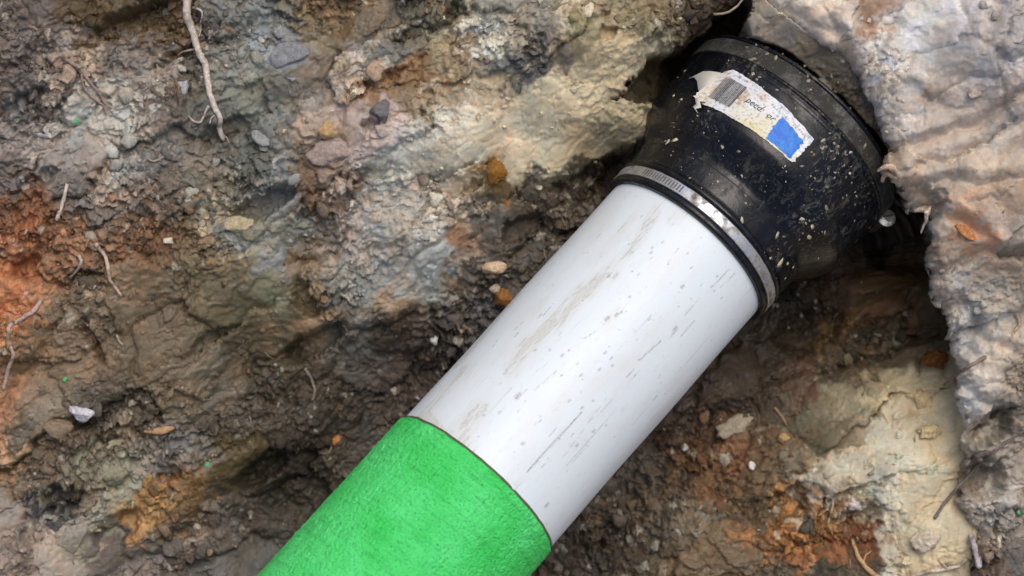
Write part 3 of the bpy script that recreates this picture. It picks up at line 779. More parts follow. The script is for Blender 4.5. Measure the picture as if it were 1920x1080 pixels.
def rubber_mat():
    m, nt, bs = new_mat('black_rubber')
    v = axis_mat_coords(nt)
    n1 = noise_n(nt, v, 60, 8, 0.66, 0.8)
    n2 = noise_n(nt, v, 900, 3, 0.5)
    n3 = noise_n(nt, scaled(nt, v, (70, 200, 200)), 1, 6, 0.7, 1.0)
    n4 = noise_n(nt, v, 14, 3)
    c = mixc(nt, ramp(nt, n1, 0.62, 0.86, (0, 0, 0, 1), (0.5,) * 3 + (1,)), (0.004, 0.005, 0.008), (0.075, 0.072, 0.056))
    mm = N(nt, 'ShaderNodeMath', operation='MULTIPLY')
    nt.links.new(ramp(nt, n3, 0.58, 0.76), mm.inputs[0]); nt.links.new(ramp(nt, n4, 0.42, 0.62, (0, 0, 0, 1), (0.7,) * 3 + (1,)), mm.inputs[1])
    c = mixc(nt, mm.outputs[0], c, (0.09, 0.088, 0.07))
    dst = N(nt, 'ShaderNodeAttribute', attribute_name='Col')
    n6 = noise_n(nt, scaled(nt, v, (110, 170, 170)), 1, 7, 0.72, 1.6)
    md = N(nt, 'ShaderNodeMath', operation='MULTIPLY'); nt.links.new(dst.outputs['Fac'], md.inputs[0]); nt.links.new(ramp(nt, n6, 0.52, 0.66), md.inputs[1])
    c = mixc(nt, md.outputs[0], c, (0.20, 0.20, 0.155))
    c = mixc(nt, ramp(nt, n2, 0.72, 0.77), c, (0.24, 0.22, 0.17))
    nt.links.new(c, bs.inputs['Base Color'])
    nt.links.new(ramp(nt, n1, 0.45, 0.7, (0.14,) * 3 + (1,), (0.7,) * 3 + (1,)), bs.inputs['Roughness'])
    bs.inputs['Specular IOR Level'].default_value = 0.36
    nb = bump(nt, n1, 0.2, 0.002)
    nb = bump(nt, n2, 0.15, 0.0005, nb)
    nt.links.new(nb, bs.inputs['Normal'])
    return m
M_rub = rubber_mat()
PR = [(0, 177.5), (0.5, 185), (2.5, 188), (12, 188), (14, 186), (36, 186), (37, 188), (40, 190.5), (46, 190), (50, 187), (90, 187.5), (93, 188.6), (97, 188.6), (104, 190), (118, 199), (140, 217), (152, 225), (162, 229.5), (175, 231), (266, 231), (268, 232), (273, 232), (276, 231), (278, 232), (280.5, 234.5), (283, 234), (284, 231), (318, 231), (319, 234), (321, 235), (325, 234.5), (327, 231), (328, 222), (322, 214), (120, 190)]
def interp_profile(PR, n_per=5):
    P = np.array(PR, float); L = []; R = []
    for (a, ra), (b, rb) in zip(P[:-1], P[1:]):
        n = max(2, int(abs(b - a) / 5) + 1)
        for s in np.linspace(0, 1, n, endpoint=False):
            L.append(a + (b - a) * s); R.append(ra + (rb - ra) * s)
    L.append(P[-1, 0]); R.append(P[-1, 1])
    return np.array(L), np.array(R)
Lc, Rc = interp_profile(PR)
def rdisp(L, T):
    a = (((T + math.pi) % (2 * math.pi)) - math.pi).astype(f32)
    t = (L / TPX).astype(f32)
    return S * (1.6 * fbm(a * 120, t, 90, 3, 931) * sstep(60, 180, t) * (1 - sstep(255, 276, t)))
Vc, Fc, _, _ = lathe(Lc * TPX, RPX(Lc, Rc), 360, rdisp)
Lc2, Tc2 = np.meshgrid(Lc, np.linspace(0, 2 * math.pi, 360, endpoint=False), indexing='ij')
Tc2 = (Tc2 + math.pi) % (2 * math.pi) - math.pi
dust = np.zeros(Lc2.shape, f32)
for px, py, rr_, v_ in [(1315, 235, 34, .6), (1255, 215, 26, .35), (1400, 125, 40, .8), (1380, 118, 26, .8), (1470, 165, 40, .5), (1530, 235, 36, .8), (1550, 285, 34, 1.), (1530, 330, 40, .9), (1590, 330, 40, .5), (1560, 390, 50, .5), (1505, 415, 34, .9), (1600, 410, 44, .6),
                        (1480, 490, 40, .6), (1540, 470, 44, .6), (1400, 330, 50, .35), (1340, 320, 44, .3), (1450, 380, 46, .3), (1280, 290, 40, .3), (1620, 360, 40, .5), (1570, 440, 40, .6)]:
    dx, dy = px - 1282, py - 471.5
    t_ = dx * 0.6655 - dy * 0.7464; r_2 = dx * 0.7464 + dy * 0.6655
    s_ = max(-.98, min(.98, r_2 / 231)); t_ -= 0.275 * 231 * math.sqrt(1 - s_ * s_)
    dust = np.maximum(dust, v_ * np.exp(-(((Lc2 - t_) ** 2 + ((Tc2 - math.asin(s_)) * 231) ** 2) / rr_ ** 2))).astype(f32)
link('rubber_body', np_mesh('rubber_body', Vc, Fc, np.repeat(dust.reshape(-1, 1), 3, 1)), M_rub, coup)

def steel_mat(name, dirt, base=(0.62, 0.64, 0.66), rough=0.28, mud=(0.16, 0.145, 0.115)):
    m, nt, bs = new_mat(name)
    v = axis_mat_coords(nt)
    n1 = noise_n(nt, v, 130, 6, 0.65)
    n2 = noise_n(nt, scaled(nt, v, (2600, 60, 60)), 1, 3)
    n5 = noise_n(nt, v, 900, 3)
    f = ramp(nt, n1, 0.62 - dirt * 0.5, 0.85 - dirt * 0.45)
    c = mixc(nt, f, base, mud)
    c = mixc(nt, ramp(nt, n5, 0.66, 0.72), c, (0.30, 0.28, 0.22))
    nt.links.new(c, bs.inputs['Base Color'])
    nt.links.new(ramp(nt, f, 0, 1, (1, 1, 1, 1), (0.1,) * 3 + (1,)), bs.inputs['Metallic'])
    nt.links.new(ramp(nt, f, 0, 1, (rough,) * 3 + (1,), (0.85,) * 3 + (1,)), bs.inputs['Roughness'])
    nb = bump(nt, n2, 0.12, 0.0004)
    nb = bump(nt, n1, 0.2 * dirt + 0.05, 0.002, nb)
    nt.links.new(nb, bs.inputs['Normal'])
    return m
M_steel = steel_mat('clamp_steel', 0.42)
M_steel2 = steel_mat('muddy_clamp_steel', 0.75, (0.20, 0.20, 0.19), 0.5, (0.035, 0.033, 0.027))
def band(name, t0, t1, r, mat, th0=0, thick=2.2):
    P = [(t0, r - 1), (t0, r + thick * 0.6), (t0 + 0.8, r + thick), (t0 + 2.4, r + thick + 0.5), (t0 + 4, r + thick), (t1 - 4, r + thick), (t1 - 2.4, r + thick + 0.5), (t1 - 0.8, r + thick), (t1, r + thick * 0.6), (t1, r - 1)]
    P = np.array(P, float)
    V, F, _, _ = lathe(P[:, 0] * TPX, RPX(P[:, 0], P[:, 1]), 300)
    return link(name, np_mesh(name, V, F), mat, coup)
cl1 = band('hose_clamp', 14.5, 35.5, 186.3, M_steel)
cl2 = band('hose_clamp', 284.5, 317.5, 231.3, M_steel2)
tag(cl2, 'wide mud coated steel clamp band')

def box_on_tube(l0, l1, th0, th1, r0, r1, n=6):
    """a small curved block wrapped on the coupling"""
    V = []; F = []
    ths = np.linspace(th0, th1, n)
    for t in ths:
        for l, r in ((l0, r0), (l0, r1), (l1, r1), (l1, r0)):
            V.append(on_axis(l * TPX, RPX(l, r), t)[:])
    for i in range(n - 1):
        for k_ in range(4):
            a = i * 4 + k_; b = i * 4 + (k_ + 1) % 4
            F.append((a, b, b + 4, a + 4))
    F.append((0, 1, 2, 3)); F.append(tuple(4 * (n - 1) + q for q in (3, 2, 1, 0)))
    return V, F
m_dark, nt, bs = new_mat('dark_slot'); bs.inputs['Base Color'].default_value = (0.09, 0.09, 0.085, 1); bs.inputs['Roughness'].default_value = 0.8
# thread slots pressed into the small clamp, each a shallow raised rib
V = []; F = []
for i in range(15):
    th0 = math.radians(-56 + i * 2.05)
    v_, f_ = box_on_tube(18.5, 31.5, th0, th0 + math.radians(0.75), 187.8, 188.75, 2)
    o_ = len(V); V += v_; F += [tuple(a + o_ for a in f) for f in f_]
me = bpy.data.meshes.new('thread_slots'); me.from_pydata(V, [], F); me.update()
so = link('thread_slots', me, m_dark, cl1)
so['kind'] = 'stuff'

def bm_obj(name, bm, mat, parent=None, smooth=True):
    me = bpy.data.meshes.new(name)
    bmesh.ops.recalc_face_normals(bm, faces=bm.faces)
    bm.to_mesh(me); bm.free()
    for p in me.polygons: p.use_smooth = smooth
    return link(name, me, mat, parent)
# worm housing and screw head of the large clamp
v_, f_ = box_on_tube(289, 319, math.radians(84), math.radians(101), 233, 246, 6)
me = bpy.data.meshes.new('screw_housing'); me.from_pydata(v_, [], f_); me.update()
hs = link('screw_housing', me, M_steel2, cl2)
bm = bmesh.new()
tang = (up * -math.sin(math.radians(82)) + side * math.cos(math.radians(82)))
outw = (up * math.cos(math.radians(82)) + side * math.sin(math.radians(82)))
sc0 = on_axis(303 * TPX, RPX(303, 242), math.radians(83))
hd = -tang     # towards the sky
M4 = Matrix.Translation(sc0) @ hd.to_track_quat('Z', 'Y').to_matrix().to_4x4()
bmesh.ops.create_cone(bm, cap_ends=True, segments=6, radius1=13.5 * S, radius2=13.5 * S, depth=14 * S, matrix=M4 @ Matrix.Translation((0, 0, 5 * S)))
bmesh.ops.create_cone(bm, cap_ends=True, segments=20, radius1=17 * S, radius2=17 * S, depth=4 * S, matrix=M4 @ Matrix.Translation((0, 0, -3 * S)))
bmesh.ops.bevel(bm, geom=bm.edges[:], offset=1.2 * S, segments=2, affect='EDGES')
M_screw = steel_mat('screw_steel', 0.15, (0.85, 0.85, 0.82), 0.25)
scr = bm_obj('screw', bm, M_screw, cl2, False)
bm = bmesh.new()
bmesh.ops.create_cube(bm, size=1, matrix=M4 @ Matrix.Translation((0, 0, 11.8 * S)) @ Matrix.Rotation(0.5, 4, 'Z') @ Matrix.Diagonal((22 * S, 3 * S, 1.4 * S, 1)))
me = bpy.data.meshes.new('screw_slot'); bm.to_mesh(me); bm.free()
# the slot belongs to the screw housing level: a child of the clamp
link('screw_slot', me, m_dark, cl2)

# label: a strip of paper stuck round the large end
def lab_pt(u, v, lift=0.0):
    """u 0..1 along the strip (round the coupling), v 0..1 across (towards the far end)"""
    th = math.radians(-48 + u * 55.5)
    t0 = 169 + 8 * u; t1 = 258 - 20 * u
    t = t0 + (t1 - t0) * v
    return on_axis(t * TPX, RPX(t, 231 + 1.3) + lift, th)
lab = None
nu_, nv_ = 150, 60
uu = np.linspace(0, 1, nu_); vv = np.linspace(0, 1, nv_)
Vl = []; Cl = []
for j, v in enumerate(vv):
    for i, u in enumerate(uu):
        e = 0.0
        # torn short ends
        du = 0.018 * mnoise.noise(Vector((v * 9, 3.3, 0))) + 0.01 * mnoise.noise(Vector((v * 30, 8.3, 0)))
        dv = 0.03 * mnoise.noise(Vector((u * 14, 1.3, 0))) + 0.012 * mnoise.noise(Vector((u * 50, 5.3, 0)))
        u2 = u + du * (abs(u - 0.5) * 2) ** 6
        # top left corner cut off
        v2 = v + dv * (abs(v - 0.5) * 2) ** 6
        if u < 0.1: v2 = 0.02 + (v2 - 0.02) * (0.72 + 2.8 * u)
        if u > 0.88: v2 = v2 * (1 - (u - 0.88) * 0.5)
        lift = 0.0006 * max(0, mnoise.noise(Vector((u * 7, v * 4, 2.2)))) + 0.0035 * max(0, 0.06 - u) / 0.06 * (1 - v) + 0.001 * max(0, u - 0.95) / 0.05
        lift += 0.0012 * math.exp(-((v - 0.99) / 0.05) ** 2) * max(0, math.sin(u * 21))
        Vl.append(lab_pt(u2, v2, lift)[:])
        c = lin((222, 226, 230))
        n = mnoise.fractal(Vector((u * 6, v * 3, 0)), 1, 2, 4)
        yel = max(0, min(1, 0.5 * (1 - v) + 0.9 * math.exp(-((u - 0.62) / 0.2) ** 2) * (1 - v) + n * 0.6 - 0.3))
        c = c * (1 - yel) + lin((216, 206, 160)) * yel
        br_ = math.exp(-((u - 0.33) / 0.045) ** 2 - ((v - 0.55) / 0.24) ** 2) + 0.7 * math.exp(-((u - 0.47) / 0.05) ** 2 - ((v - 0.86) / 0.12) ** 2) + 0.5 * math.exp(-((u - 0.06) / 0.05) ** 2)
        br_ = max(0, min(1, br_ * (0.7 + 1.2 * mnoise.fractal(Vector((u * 24, v * 12, 4)), 1, 2, 4))))
        c = c * (1 - br_) + lin((178, 140, 80)) * br_
        g = max(0, min(0.7, 1.6 * mnoise.fractal(Vector((u * 40, v * 18, 9)), 1, 2, 3) - 0.25))
        c = c * (1 - g) + lin((140, 128, 105)) * g
        Cl.append(c)
m_lab, nt, bs = new_mat('label_paper')
att = N(nt, 'ShaderNodeAttribute', attribute_name='Col')
nt.links.new(att.outputs['Color'], bs.inputs['Base Color']); bs.inputs['Roughness'].default_value = 0.55
lab = link('paper_label', np_mesh('paper_label', np.array(Vl), grid_faces(nu_, nv_), np.array(Cl)), m_lab, coup)
tag(lab, 'dirty white paper label with barcode and blue square')

def lab_patch(name, poly, mat, lift=0.00035, n=14, ragged=0.0):
    """poly: four corners in (u,v): bilinear patch following the paper"""
    V = []
    for j in range(n):
        for i in range(n):
            s, t = i / (n - 1), j / (n - 1)
            u = (poly[0][0] * (1 - s) + poly[1][0] * s) * (1 - t) + (poly[3][0] * (1 - s) + poly[2][0] * s) * t
            v = (poly[0][1] * (1 - s) + poly[1][1] * s) * (1 - t) + (poly[3][1] * (1 - s) + poly[2][1] * s) * t
            if ragged:
                e = (max(abs(s - .5), abs(t - .5)) * 2) ** 8
                u += ragged * 0.5 * e * mnoise.noise(Vector((s * 7, t * 7, 3))); v += ragged * e * mnoise.noise(Vector((s * 7, t * 7, 8)))
            l0 = 0.0006 * max(0, mnoise.noise(Vector((u * 7, v * 4, 2.2))))
            V.append(lab_pt(u, v, l0 + lift)[:])
    return link(name, np_mesh(name, np.array(V), grid_faces(n, n)), mat, lab)
def print_mat(name, ca, cb, sc=500):
    m, nt, bs = new_mat(name)
    pos = N(nt, 'ShaderNodeNewGeometry').outputs['Position']
    n1 = noise_n(nt, pos, sc, 5, 0.65)
    nt.links.new(mixc(nt, ramp(nt, n1, 0.42, 0.68), ca, cb), bs.inputs['Base Color'])
    bs.inputs['Roughness'].default_value = 0.5
    return m
M_blue = print_mat('blue_print', tuple(lin((6, 100, 205))), tuple(lin((40, 140, 215))), 260)
M_ink = print_mat('worn_ink', (0.022, 0.022, 0.025), (0.16, 0.16, 0.16), 900)
lab_patch('blue_square', [(0.705, 0.05), (0.965, 0.04), (0.955, 0.68), (0.69, 0.78)], M_blue, 0.0003, 30, 0.05)
V = []; F = []
x_ = 0.085; r_ = random.Random(5)
while x_ < 0.30:
    wd = r_.choice((0.0035, 0.0035, 0.006, 0.009)); gp = r_.choice((0.003, 0.004, 0.006))
    v0, v1 = 0.16 + 0.02 * r_.random(), 0.80
    if x_ < 0.15: v0 += 0.02; v1 = 0.8 - max(0, 0.11 - x_) * 2
    for s in range(8):
        v = v0 + (v1 - v0) * s / 7
        for u in (x_, x_ + wd):
            l0 = 0.0006 * max(0, mnoise.noise(Vector((u * 7, v * 4, 2.2))))
            V.append(lab_pt(u, v, l0 + 0.0003 + 0.0035 * max(0, 0.06 - u) / 0.06 * (1 - v))[:])
    b = len(V) - 16
    F += [(b + 2 * s, b + 2 * s + 1, b + 2 * s + 3, b + 2 * s + 2) for s in range(7)]
    x_ += wd + gp
me = bpy.data.meshes.new('barcode'); me.from_pydata(V, [], F); me.update()
link('barcode', me, M_ink, lab)
def lab_text(name, txt, u0, v0, hgt, shear=0.3, spacing=1.0, mat=M_ink):
    cu = bpy.data.curves.new(name, 'FONT'); cu.body = txt; cu.size = 1.0; cu.shear = shear; cu.space_character = spacing; cu.resolution_u = 3
    to = bpy.data.objects.new(name, cu); C.objects.link(to)
    dg = bpy.context.evaluated_depsgraph_get()
    me = bpy.data.meshes.new_from_object(to.evaluated_get(dg))
    bpy.data.objects.remove(to)
    strip_w = 55.5 / 57.3 * 231; strip_h = 78.0
    for v in me.vertices:
        u = u0 + v.co.x * hgt / strip_w; vq = v0 + v.co.y * hgt / strip_h
        l0 = 0.0006 * max(0, mnoise.noise(Vector((u * 7, vq * 4, 2.2))))
        v.co = lab_pt(u, vq, l0 + 0.0003)
    me.materials.clear(); me.update()
    return link(name, me, mat, lab)
lab_text('lettering', 'pecd:  or', 0.375, 0.50, 17.5, 0.35, 1.0)
M_fade = print_mat('faded_ink', (0.10, 0.10, 0.11), (0.5, 0.5, 0.48), 1400)
lab_text('lettering', '10 25 1101', 0.565, 0.80, 7, 0.1, 1.3, M_fade)
lab_text('lettering', '100 110', 0.15, 0.885, 7, 0.1, 1.3, M_fade)
lab_text('lettering', '20 1100 25', 0.80, 0.80, 8, 0.1, 1.2, M_fade)
# torn flap and hanging shred at the left end of the label
def ribbon(name, pts, mat, parent, th=0.0003):
    """pts: list of (left xyz, right xyz)"""
    bm = bmesh.new(); rows = [[bm.verts.new(a), bm.verts.new(b)] for a, b in pts]
    for r0, r1 in zip(rows[:-1], rows[1:]): bm.faces.new((r0[0], r0[1], r1[1], r1[0]))
    o = bm_obj(name, bm, mat, parent)
    md = o.modifiers.new('thick', 'SOLIDIFY'); md.thickness = th
    return o
m_pap, nt, bs = new_mat('torn_paper'); bs.inputs['Base Color'].default_value = (*lin((206, 204, 190)), 1); bs.inputs['Roughness'].default_value = 0.7
def lp(t, thd, lift): return on_axis(t * TPX, RPX(t, 232) + lift * S, math.radians(thd))[:]
ribbon('torn_flap', [(lp(240, -47, 3), lp(180, -46, 3)), (lp(234, -51, 8), lp(190, -50, 7)), (lp(228, -55, 10), lp(205, -54, 9)), (lp(219, -59, 6), lp(214, -59, 6)), (lp(213, -63, 3), lp(211, -63, 3))], m_pap, coup)
ribbon('torn_shred', [(lp(182, -47, 5), lp(174, -42, 4)), (lp(172, -48, 8), lp(168, -44, 8)), (lp(162, -45.5, 4), lp(160, -42, 3)), (lp(154, -45.5, 6), lp(152, -43.5, 6)), (lp(148, -42, 3), lp(147, -41, 3))], m_pap, coup)

# mud spatter: many specks stuck to the coupling
def speck_mesh(specs):
    V = []; F = []; Cc = []
    bm = bmesh.new(); bmesh.ops.create_icosphere(bm, subdivisions=1, radius=1)
    bv = [v.co.copy() for v in bm.verts]; bf = [[v.index for v in f.verts] for f in bm.faces]; bm.free()
    for (l, th, R, r, el, rot, c) in specs:
        n = (up * math.cos(th) + side * math.sin(th)); tg = (side * math.cos(th) - up * math.sin(th))
        p = P0 + AX * l + n * R
        o = len(V)
        for q in bv:
            s = 1 + 0.75 * mnoise.noise(q * 1.3 + Vector((l * 900, th * 40, 0)))
            a, b = q.x * el, q.y
            a, b = a * math.cos(rot) - b * math.sin(rot), a * math.sin(rot) + b * math.cos(rot)
            V.append((p + AX * (a * r * s) + tg * (b * r * s) + n * (q.z * r * 0.28 * s))[:]); Cc.append(c)
        F += [[a + o for a in f] for f in bf]
    return V, F, Cc
def prof_r(t):
    return float(np.interp(t, [p[0] for p in PR[:26]], [p[1] for p in PR[:26]]))
r_ = random.Random(21); specs = []
def add_speck(px, py, r, tone=None, R=231):
    dx, dy = px - 1282, py - 471.5
    t = dx * 0.6655 - dy * 0.7464; rr = dx * 0.7464 + dy * 0.6655
    for _ in range(4):
        s = max(-0.98, min(0.98, rr / R)); tcv = t - 0.275 * R * math.sqrt(1 - s * s); R = prof_r(max(40, tcv))
    if tcv < 36 or tcv > 336: return
    c = lin(tone or r_.choice([(176, 170, 142), (160, 154, 130), (130, 124, 102), (196, 194, 176), (105, 100, 82)])) * r_.uniform(0.7, 1.1)
    specs.append((tcv * TPX, math.asin(s), RPX(tcv, R), r * S, r_.uniform(1, 2.2), r_.uniform(0, 3.1), c))
for px, py, n, sp, rmax in [(1510, 405, 26, 22, 4.5), (1500, 430, 20, 16, 5), (1260, 240, 14, 26, 3.5), (1250, 270, 10, 16, 4.5), (1305, 230, 12, 14, 3), (1420, 130, 34, 34, 4), (1390, 122, 22, 18, 5), (1500, 190, 16, 30, 4), (1540, 275, 28, 18, 4.5), (1560, 290, 22, 20, 4),
                            (1590, 330, 26, 36, 3.5), (1620, 400, 16, 26, 3), (1450, 490, 12, 14, 5), (1470, 495, 8, 16, 4), (1340, 330, 18, 34, 3.5), (1370, 300, 12, 26, 3), (1400, 350, 14, 40, 3), (1550, 360, 18, 40, 3), (1560, 430, 14, 30, 3), (1500, 300, 14, 20, 3.5), (1300, 300, 16, 40, 2.5), (1440, 400, 14, 40, 2.5), (1480, 350, 16, 30, 3), (1320, 190, 8, 10, 3.5), (1270, 170, 10, 18, 2.5)]:
    for _ in range(n):
        add_speck(r_.gauss(px, sp), r_.gauss(py, sp), rmax * 0.8 * r_.random() ** 3 + 0.4)
for px, py, r in [(1453, 492, 6), (1468, 493, 4), (1443, 441, 4), (1505, 443, 6), (1508, 425, 5), (1376, 417, 4), (1340, 283, 3.5), (1260, 268, 6), (1247, 270, 5), (1258, 185, 3.5), (1270, 193, 3), (1413, 497, 8), (1525, 480, 3)]:
    add_speck(px, py, r, (205, 200, 165))
V, F, Cc = speck_mesh(specs)
o = link('mud_spatter', np_mesh('mud_spatter', np.array(V), np.array(F), np.array(Cc)), M_soil, coup)
o['kind'] = 'stuff'

# ------------------------------------------------------------------ stones and clods
def stone_mesh(name, seed, sub=3, planes=9, rough=0.12, flat=1.0):
    r = random.Random(seed)
    bm = bmesh.new(); bmesh.ops.create_icosphere(bm, subdivisions=sub, radius=1)
    pl = []
    for _ in range(planes):
        v = Vector((r.gauss(0, 1), r.gauss(0, 1), r.gauss(0, 1))).normalized(); pl.append((v, r.uniform(0.55, 0.95)))
    off = Vector((r.random() * 50, r.random() * 50, r.random() * 50))
    for v in bm.verts:
        d = v.co.normalized(); rad = 1.15
        for n, h in pl:
            k_ = d.dot(n)
            if k_ > 0.05: rad = min(rad, h / k_)
        rad *= 1 + rough * mnoise.fractal(d * 2.2 + off, 0.6, 2.1, 6)
        v.co = d * rad; v.co.z *= flat
    me = bpy.data.meshes.new(name)
    bm.to_mesh(me); bm.free()
    for p in me.polygons: p.use_smooth = True
    return me
def soil_color_at(x, y):
    u = min(max(960 + x / S, gx[0]), gx[-1]); v = min(max(540 - y / S, gy[0]), gy[-1])
    return col[min(NY - 1, int(np.searchsorted(gy, v))), min(NX - 1, int(np.searchsorted(gx, u)))]

GROUPED = {}
def stone(name, px, py, rx, ry, rot, rgb, label, cat='stone', seed=1, planes=9, rough=0.12, flat=0.7, sink=0.25, mat=None, group=None):
    p = drop(px, py)
    lump = 'lump' in name
    me = stone_mesh(name, seed, 4, planes + (5 if lump else 2), min(0.24, rough * (1.6 if lump else 1.2)), 1.0)
    sink += 0.14 if lump else 0.06
    me.materials.append(mat or M_clod)
    o = bpy.data.objects.new(name, me); C.objects.link(o)
    h = flat * (rx + ry) / 2
    o.scale = (rx * S, ry * S, h * S)
    o.rotation_euler = (rnd.uniform(-.2, .2), rnd.uniform(-.2, .2), math.radians(rot))
    o.location = p + Vector((0, 0, h * S * (1 - 2 * sink) * 0.6))
    o.color = (*lin(rgb), 1)
    tag(o, label, cat, group)
    return o
stone('pebble', 927, 500, 22, 17, 10, (205, 180, 150), 'rounded tan pebble on dark soil left of the white pipe', 'pebble', 1, 5, 0.08, 0.8, 0.05)
stone('pebble', 815, 636, 8, 11, 0, (232, 232, 222), 'small white pebble on dark soil beside the left edge of the pipe', 'pebble', 2, 6, 0.06, 0.8, 0.05)
stone('pebble', 316, 452, 9, 8, 0, (226, 214, 192), 'small cream pebble in rusty brown soil at left', 'pebble', 3, 6, 0.06, 0.8, 0.05)
stone('pebble', 82, 250, 14, 10, -30, (238, 232, 226), 'small bright white stone chip in mauve soil at far left', 'pebble', 4, 8, 0.1, 0.8, 0.05)
stone('pebble', 1410, 873, 8, 8, 0, (240, 236, 228), 'bright white round pebble on dark soil below the pipe', 'pebble', 5, 5, 0.05, 0.9, 0.05)
stone('pebble', 1285, 839, 7, 8, 0, (225, 226, 222), 'small white pebble by the right edge of the white pipe', 'pebble', 6, 6, 0.05, 0.9, 0.05)
stone('stone', 345, 162, 11, 17, -10, (176, 178, 180), 'small wedge shaped pale gray stone left of the long root', 'stone', 7, 7, 0.05, 0.6, 0.1)
stone('stone', 490, 258, 19, 13, -35, (150, 152, 146), 'flat oval gray green stone right of the long root tip', 'stone', 8, 6, 0.04, 0.5, 0.15)
stone('stone', 545, 106, 34, 24, 8, (138, 141, 144), 'large smooth blue gray stone set in the clay right of the long root', 'stone', 9, 5, 0.05, 0.45, 0.25)
stone('stone', 615, 243, 18, 15, 20, (190, 160, 112), 'knobbly yellow stone above pinkish clay', 'stone', 10, 8, 0.14, 0.8, 0.1)
stone('stone', 712, 208, 24, 20, 0, (112, 110, 108), 'dark gray rounded stone half buried in crumbly clay', 'stone', 11, 7, 0.12, 0.7, 0.2)
stone('clay_lump', 930, 322, 22, 26, 15, (140, 98, 34), 'ochre yellow clay lump on pale sand left of the coupling', 'clay lump', 12, 8, 0.22, 0.5, 0.25)
stone('clay_lump', 946, 560, 24, 18, 20, (150, 102, 48), 'orange brown clay lump touching the left edge of the white pipe', 'clay lump', 13, 9, 0.16, 0.7, 0.2)
stone('stone_chip', 632, 826, 18, 11, 12, (178, 122, 72), 'flat orange stone chip on dark soil above the green sleeve', 'stone chip', 14, 7, 0.06, 0.5, 0.1)
stone('stone_chip', 300, 808, 28, 8, 6, (186, 150, 112), 'long thin orange tan stone chip at lower left', 'stone chip', 15, 8, 0.06, 0.6, 0.1)
stone('stone_block', 105, 800, 34, 26, -8, (142, 124, 104), 'square edged gray brown stone block at lower left', 'stone', 16, 8, 0.06, 0.7, 0.25)
stone('stone', 880, 518, 20, 10, -35, (110, 106, 100), 'narrow dark gray stone below the rounded tan pebble', 'stone', 17, 6, 0.05, 0.6, 0.1)
stone('clay_lump', 1378, 800, 36, 26, 35, (172, 162, 140), 'pale crusty clay lump on dark soil right of the white pipe', 'clay lump', 18, 10, 0.3, 0.5, 0.2)
stone('sand_lump', 1740, 808, 26, 17, 12, (216, 196, 150), 'pale sand lump on the smooth tan sand patch', 'sand lump', 19, 9, 0.2, 0.7, 0.1)
stone('sand_lump', 1735, 752, 18, 22, 30, (210, 190, 145), 'upright tan sand lump beside a small hole at the top of the sand patch', 'sand lump', 20, 9, 0.2, 0.8, 0.1)
stone('sand_lump', 1735, 1012, 24, 22, 0, (206, 194, 172), 'whitish crumbly sand lump at the foot of the sand patch', 'sand lump', 22, 9, 0.26, 0.8, 0.1)
stone('clay_lump', 205, 888, 38, 30, -10, (150, 146, 126), 'broad gray green clay lump at lower left', 'clay lump', 23, 7, 0.12, 0.5, 0.2)
stone('clay_lump', 135, 1010, 40, 26, 35, (152, 146, 134), 'flat pale gray clay lump near the lower left corner', 'clay lump', 24, 7, 0.08, 0.4, 0.2)
stone('clay_lump', 620, 285, 45, 26, 12, (164, 148, 138), 'wide pinkish clay lump in the middle of the left soil face', 'clay lump', 25, 7, 0.12, 0.45, 0.25)
stone('clay_lump', 445, 425, 32, 16, 3, (186, 172, 140), 'cream colored flat clay lump below a dark hollow', 'clay lump', 26, 7, 0.12, 0.5, 0.15)
stone('clay_lump', 150, 775, 28, 16, -25, (206, 204, 212), 'whitish lilac curled clay lump at lower left', 'clay lump', 27, 10, 0.35, 0.8, 0.05)
stone('rust_lump', 1755, 672, 26, 24, 0, (136, 86, 38), 'rust orange clay lump at the edge of the right bank', 'clay lump', 28, 9, 0.2, 0.6, 0.2)
stone('white_lump', 1605, 945, 18, 14, 0, (216, 206, 198), 'whitish pink lump in orange soil at lower right', 'clay lump', 29, 8, 0.2, 0.7, 0.15)
stone('bark_chip', 1808, 434, 22, 8, -38, (196, 134, 82), 'orange splintered wood chip in the right bank', 'wood chip', 30, 6, 0.15, 0.6, 0.1)
stone('pebble', 1471, 820, 10, 8, 0, (190, 158, 100), 'small tan pebble on dark soil left of the sand patch', 'pebble', 31, 7, 0.08, 0.8, 0.05)

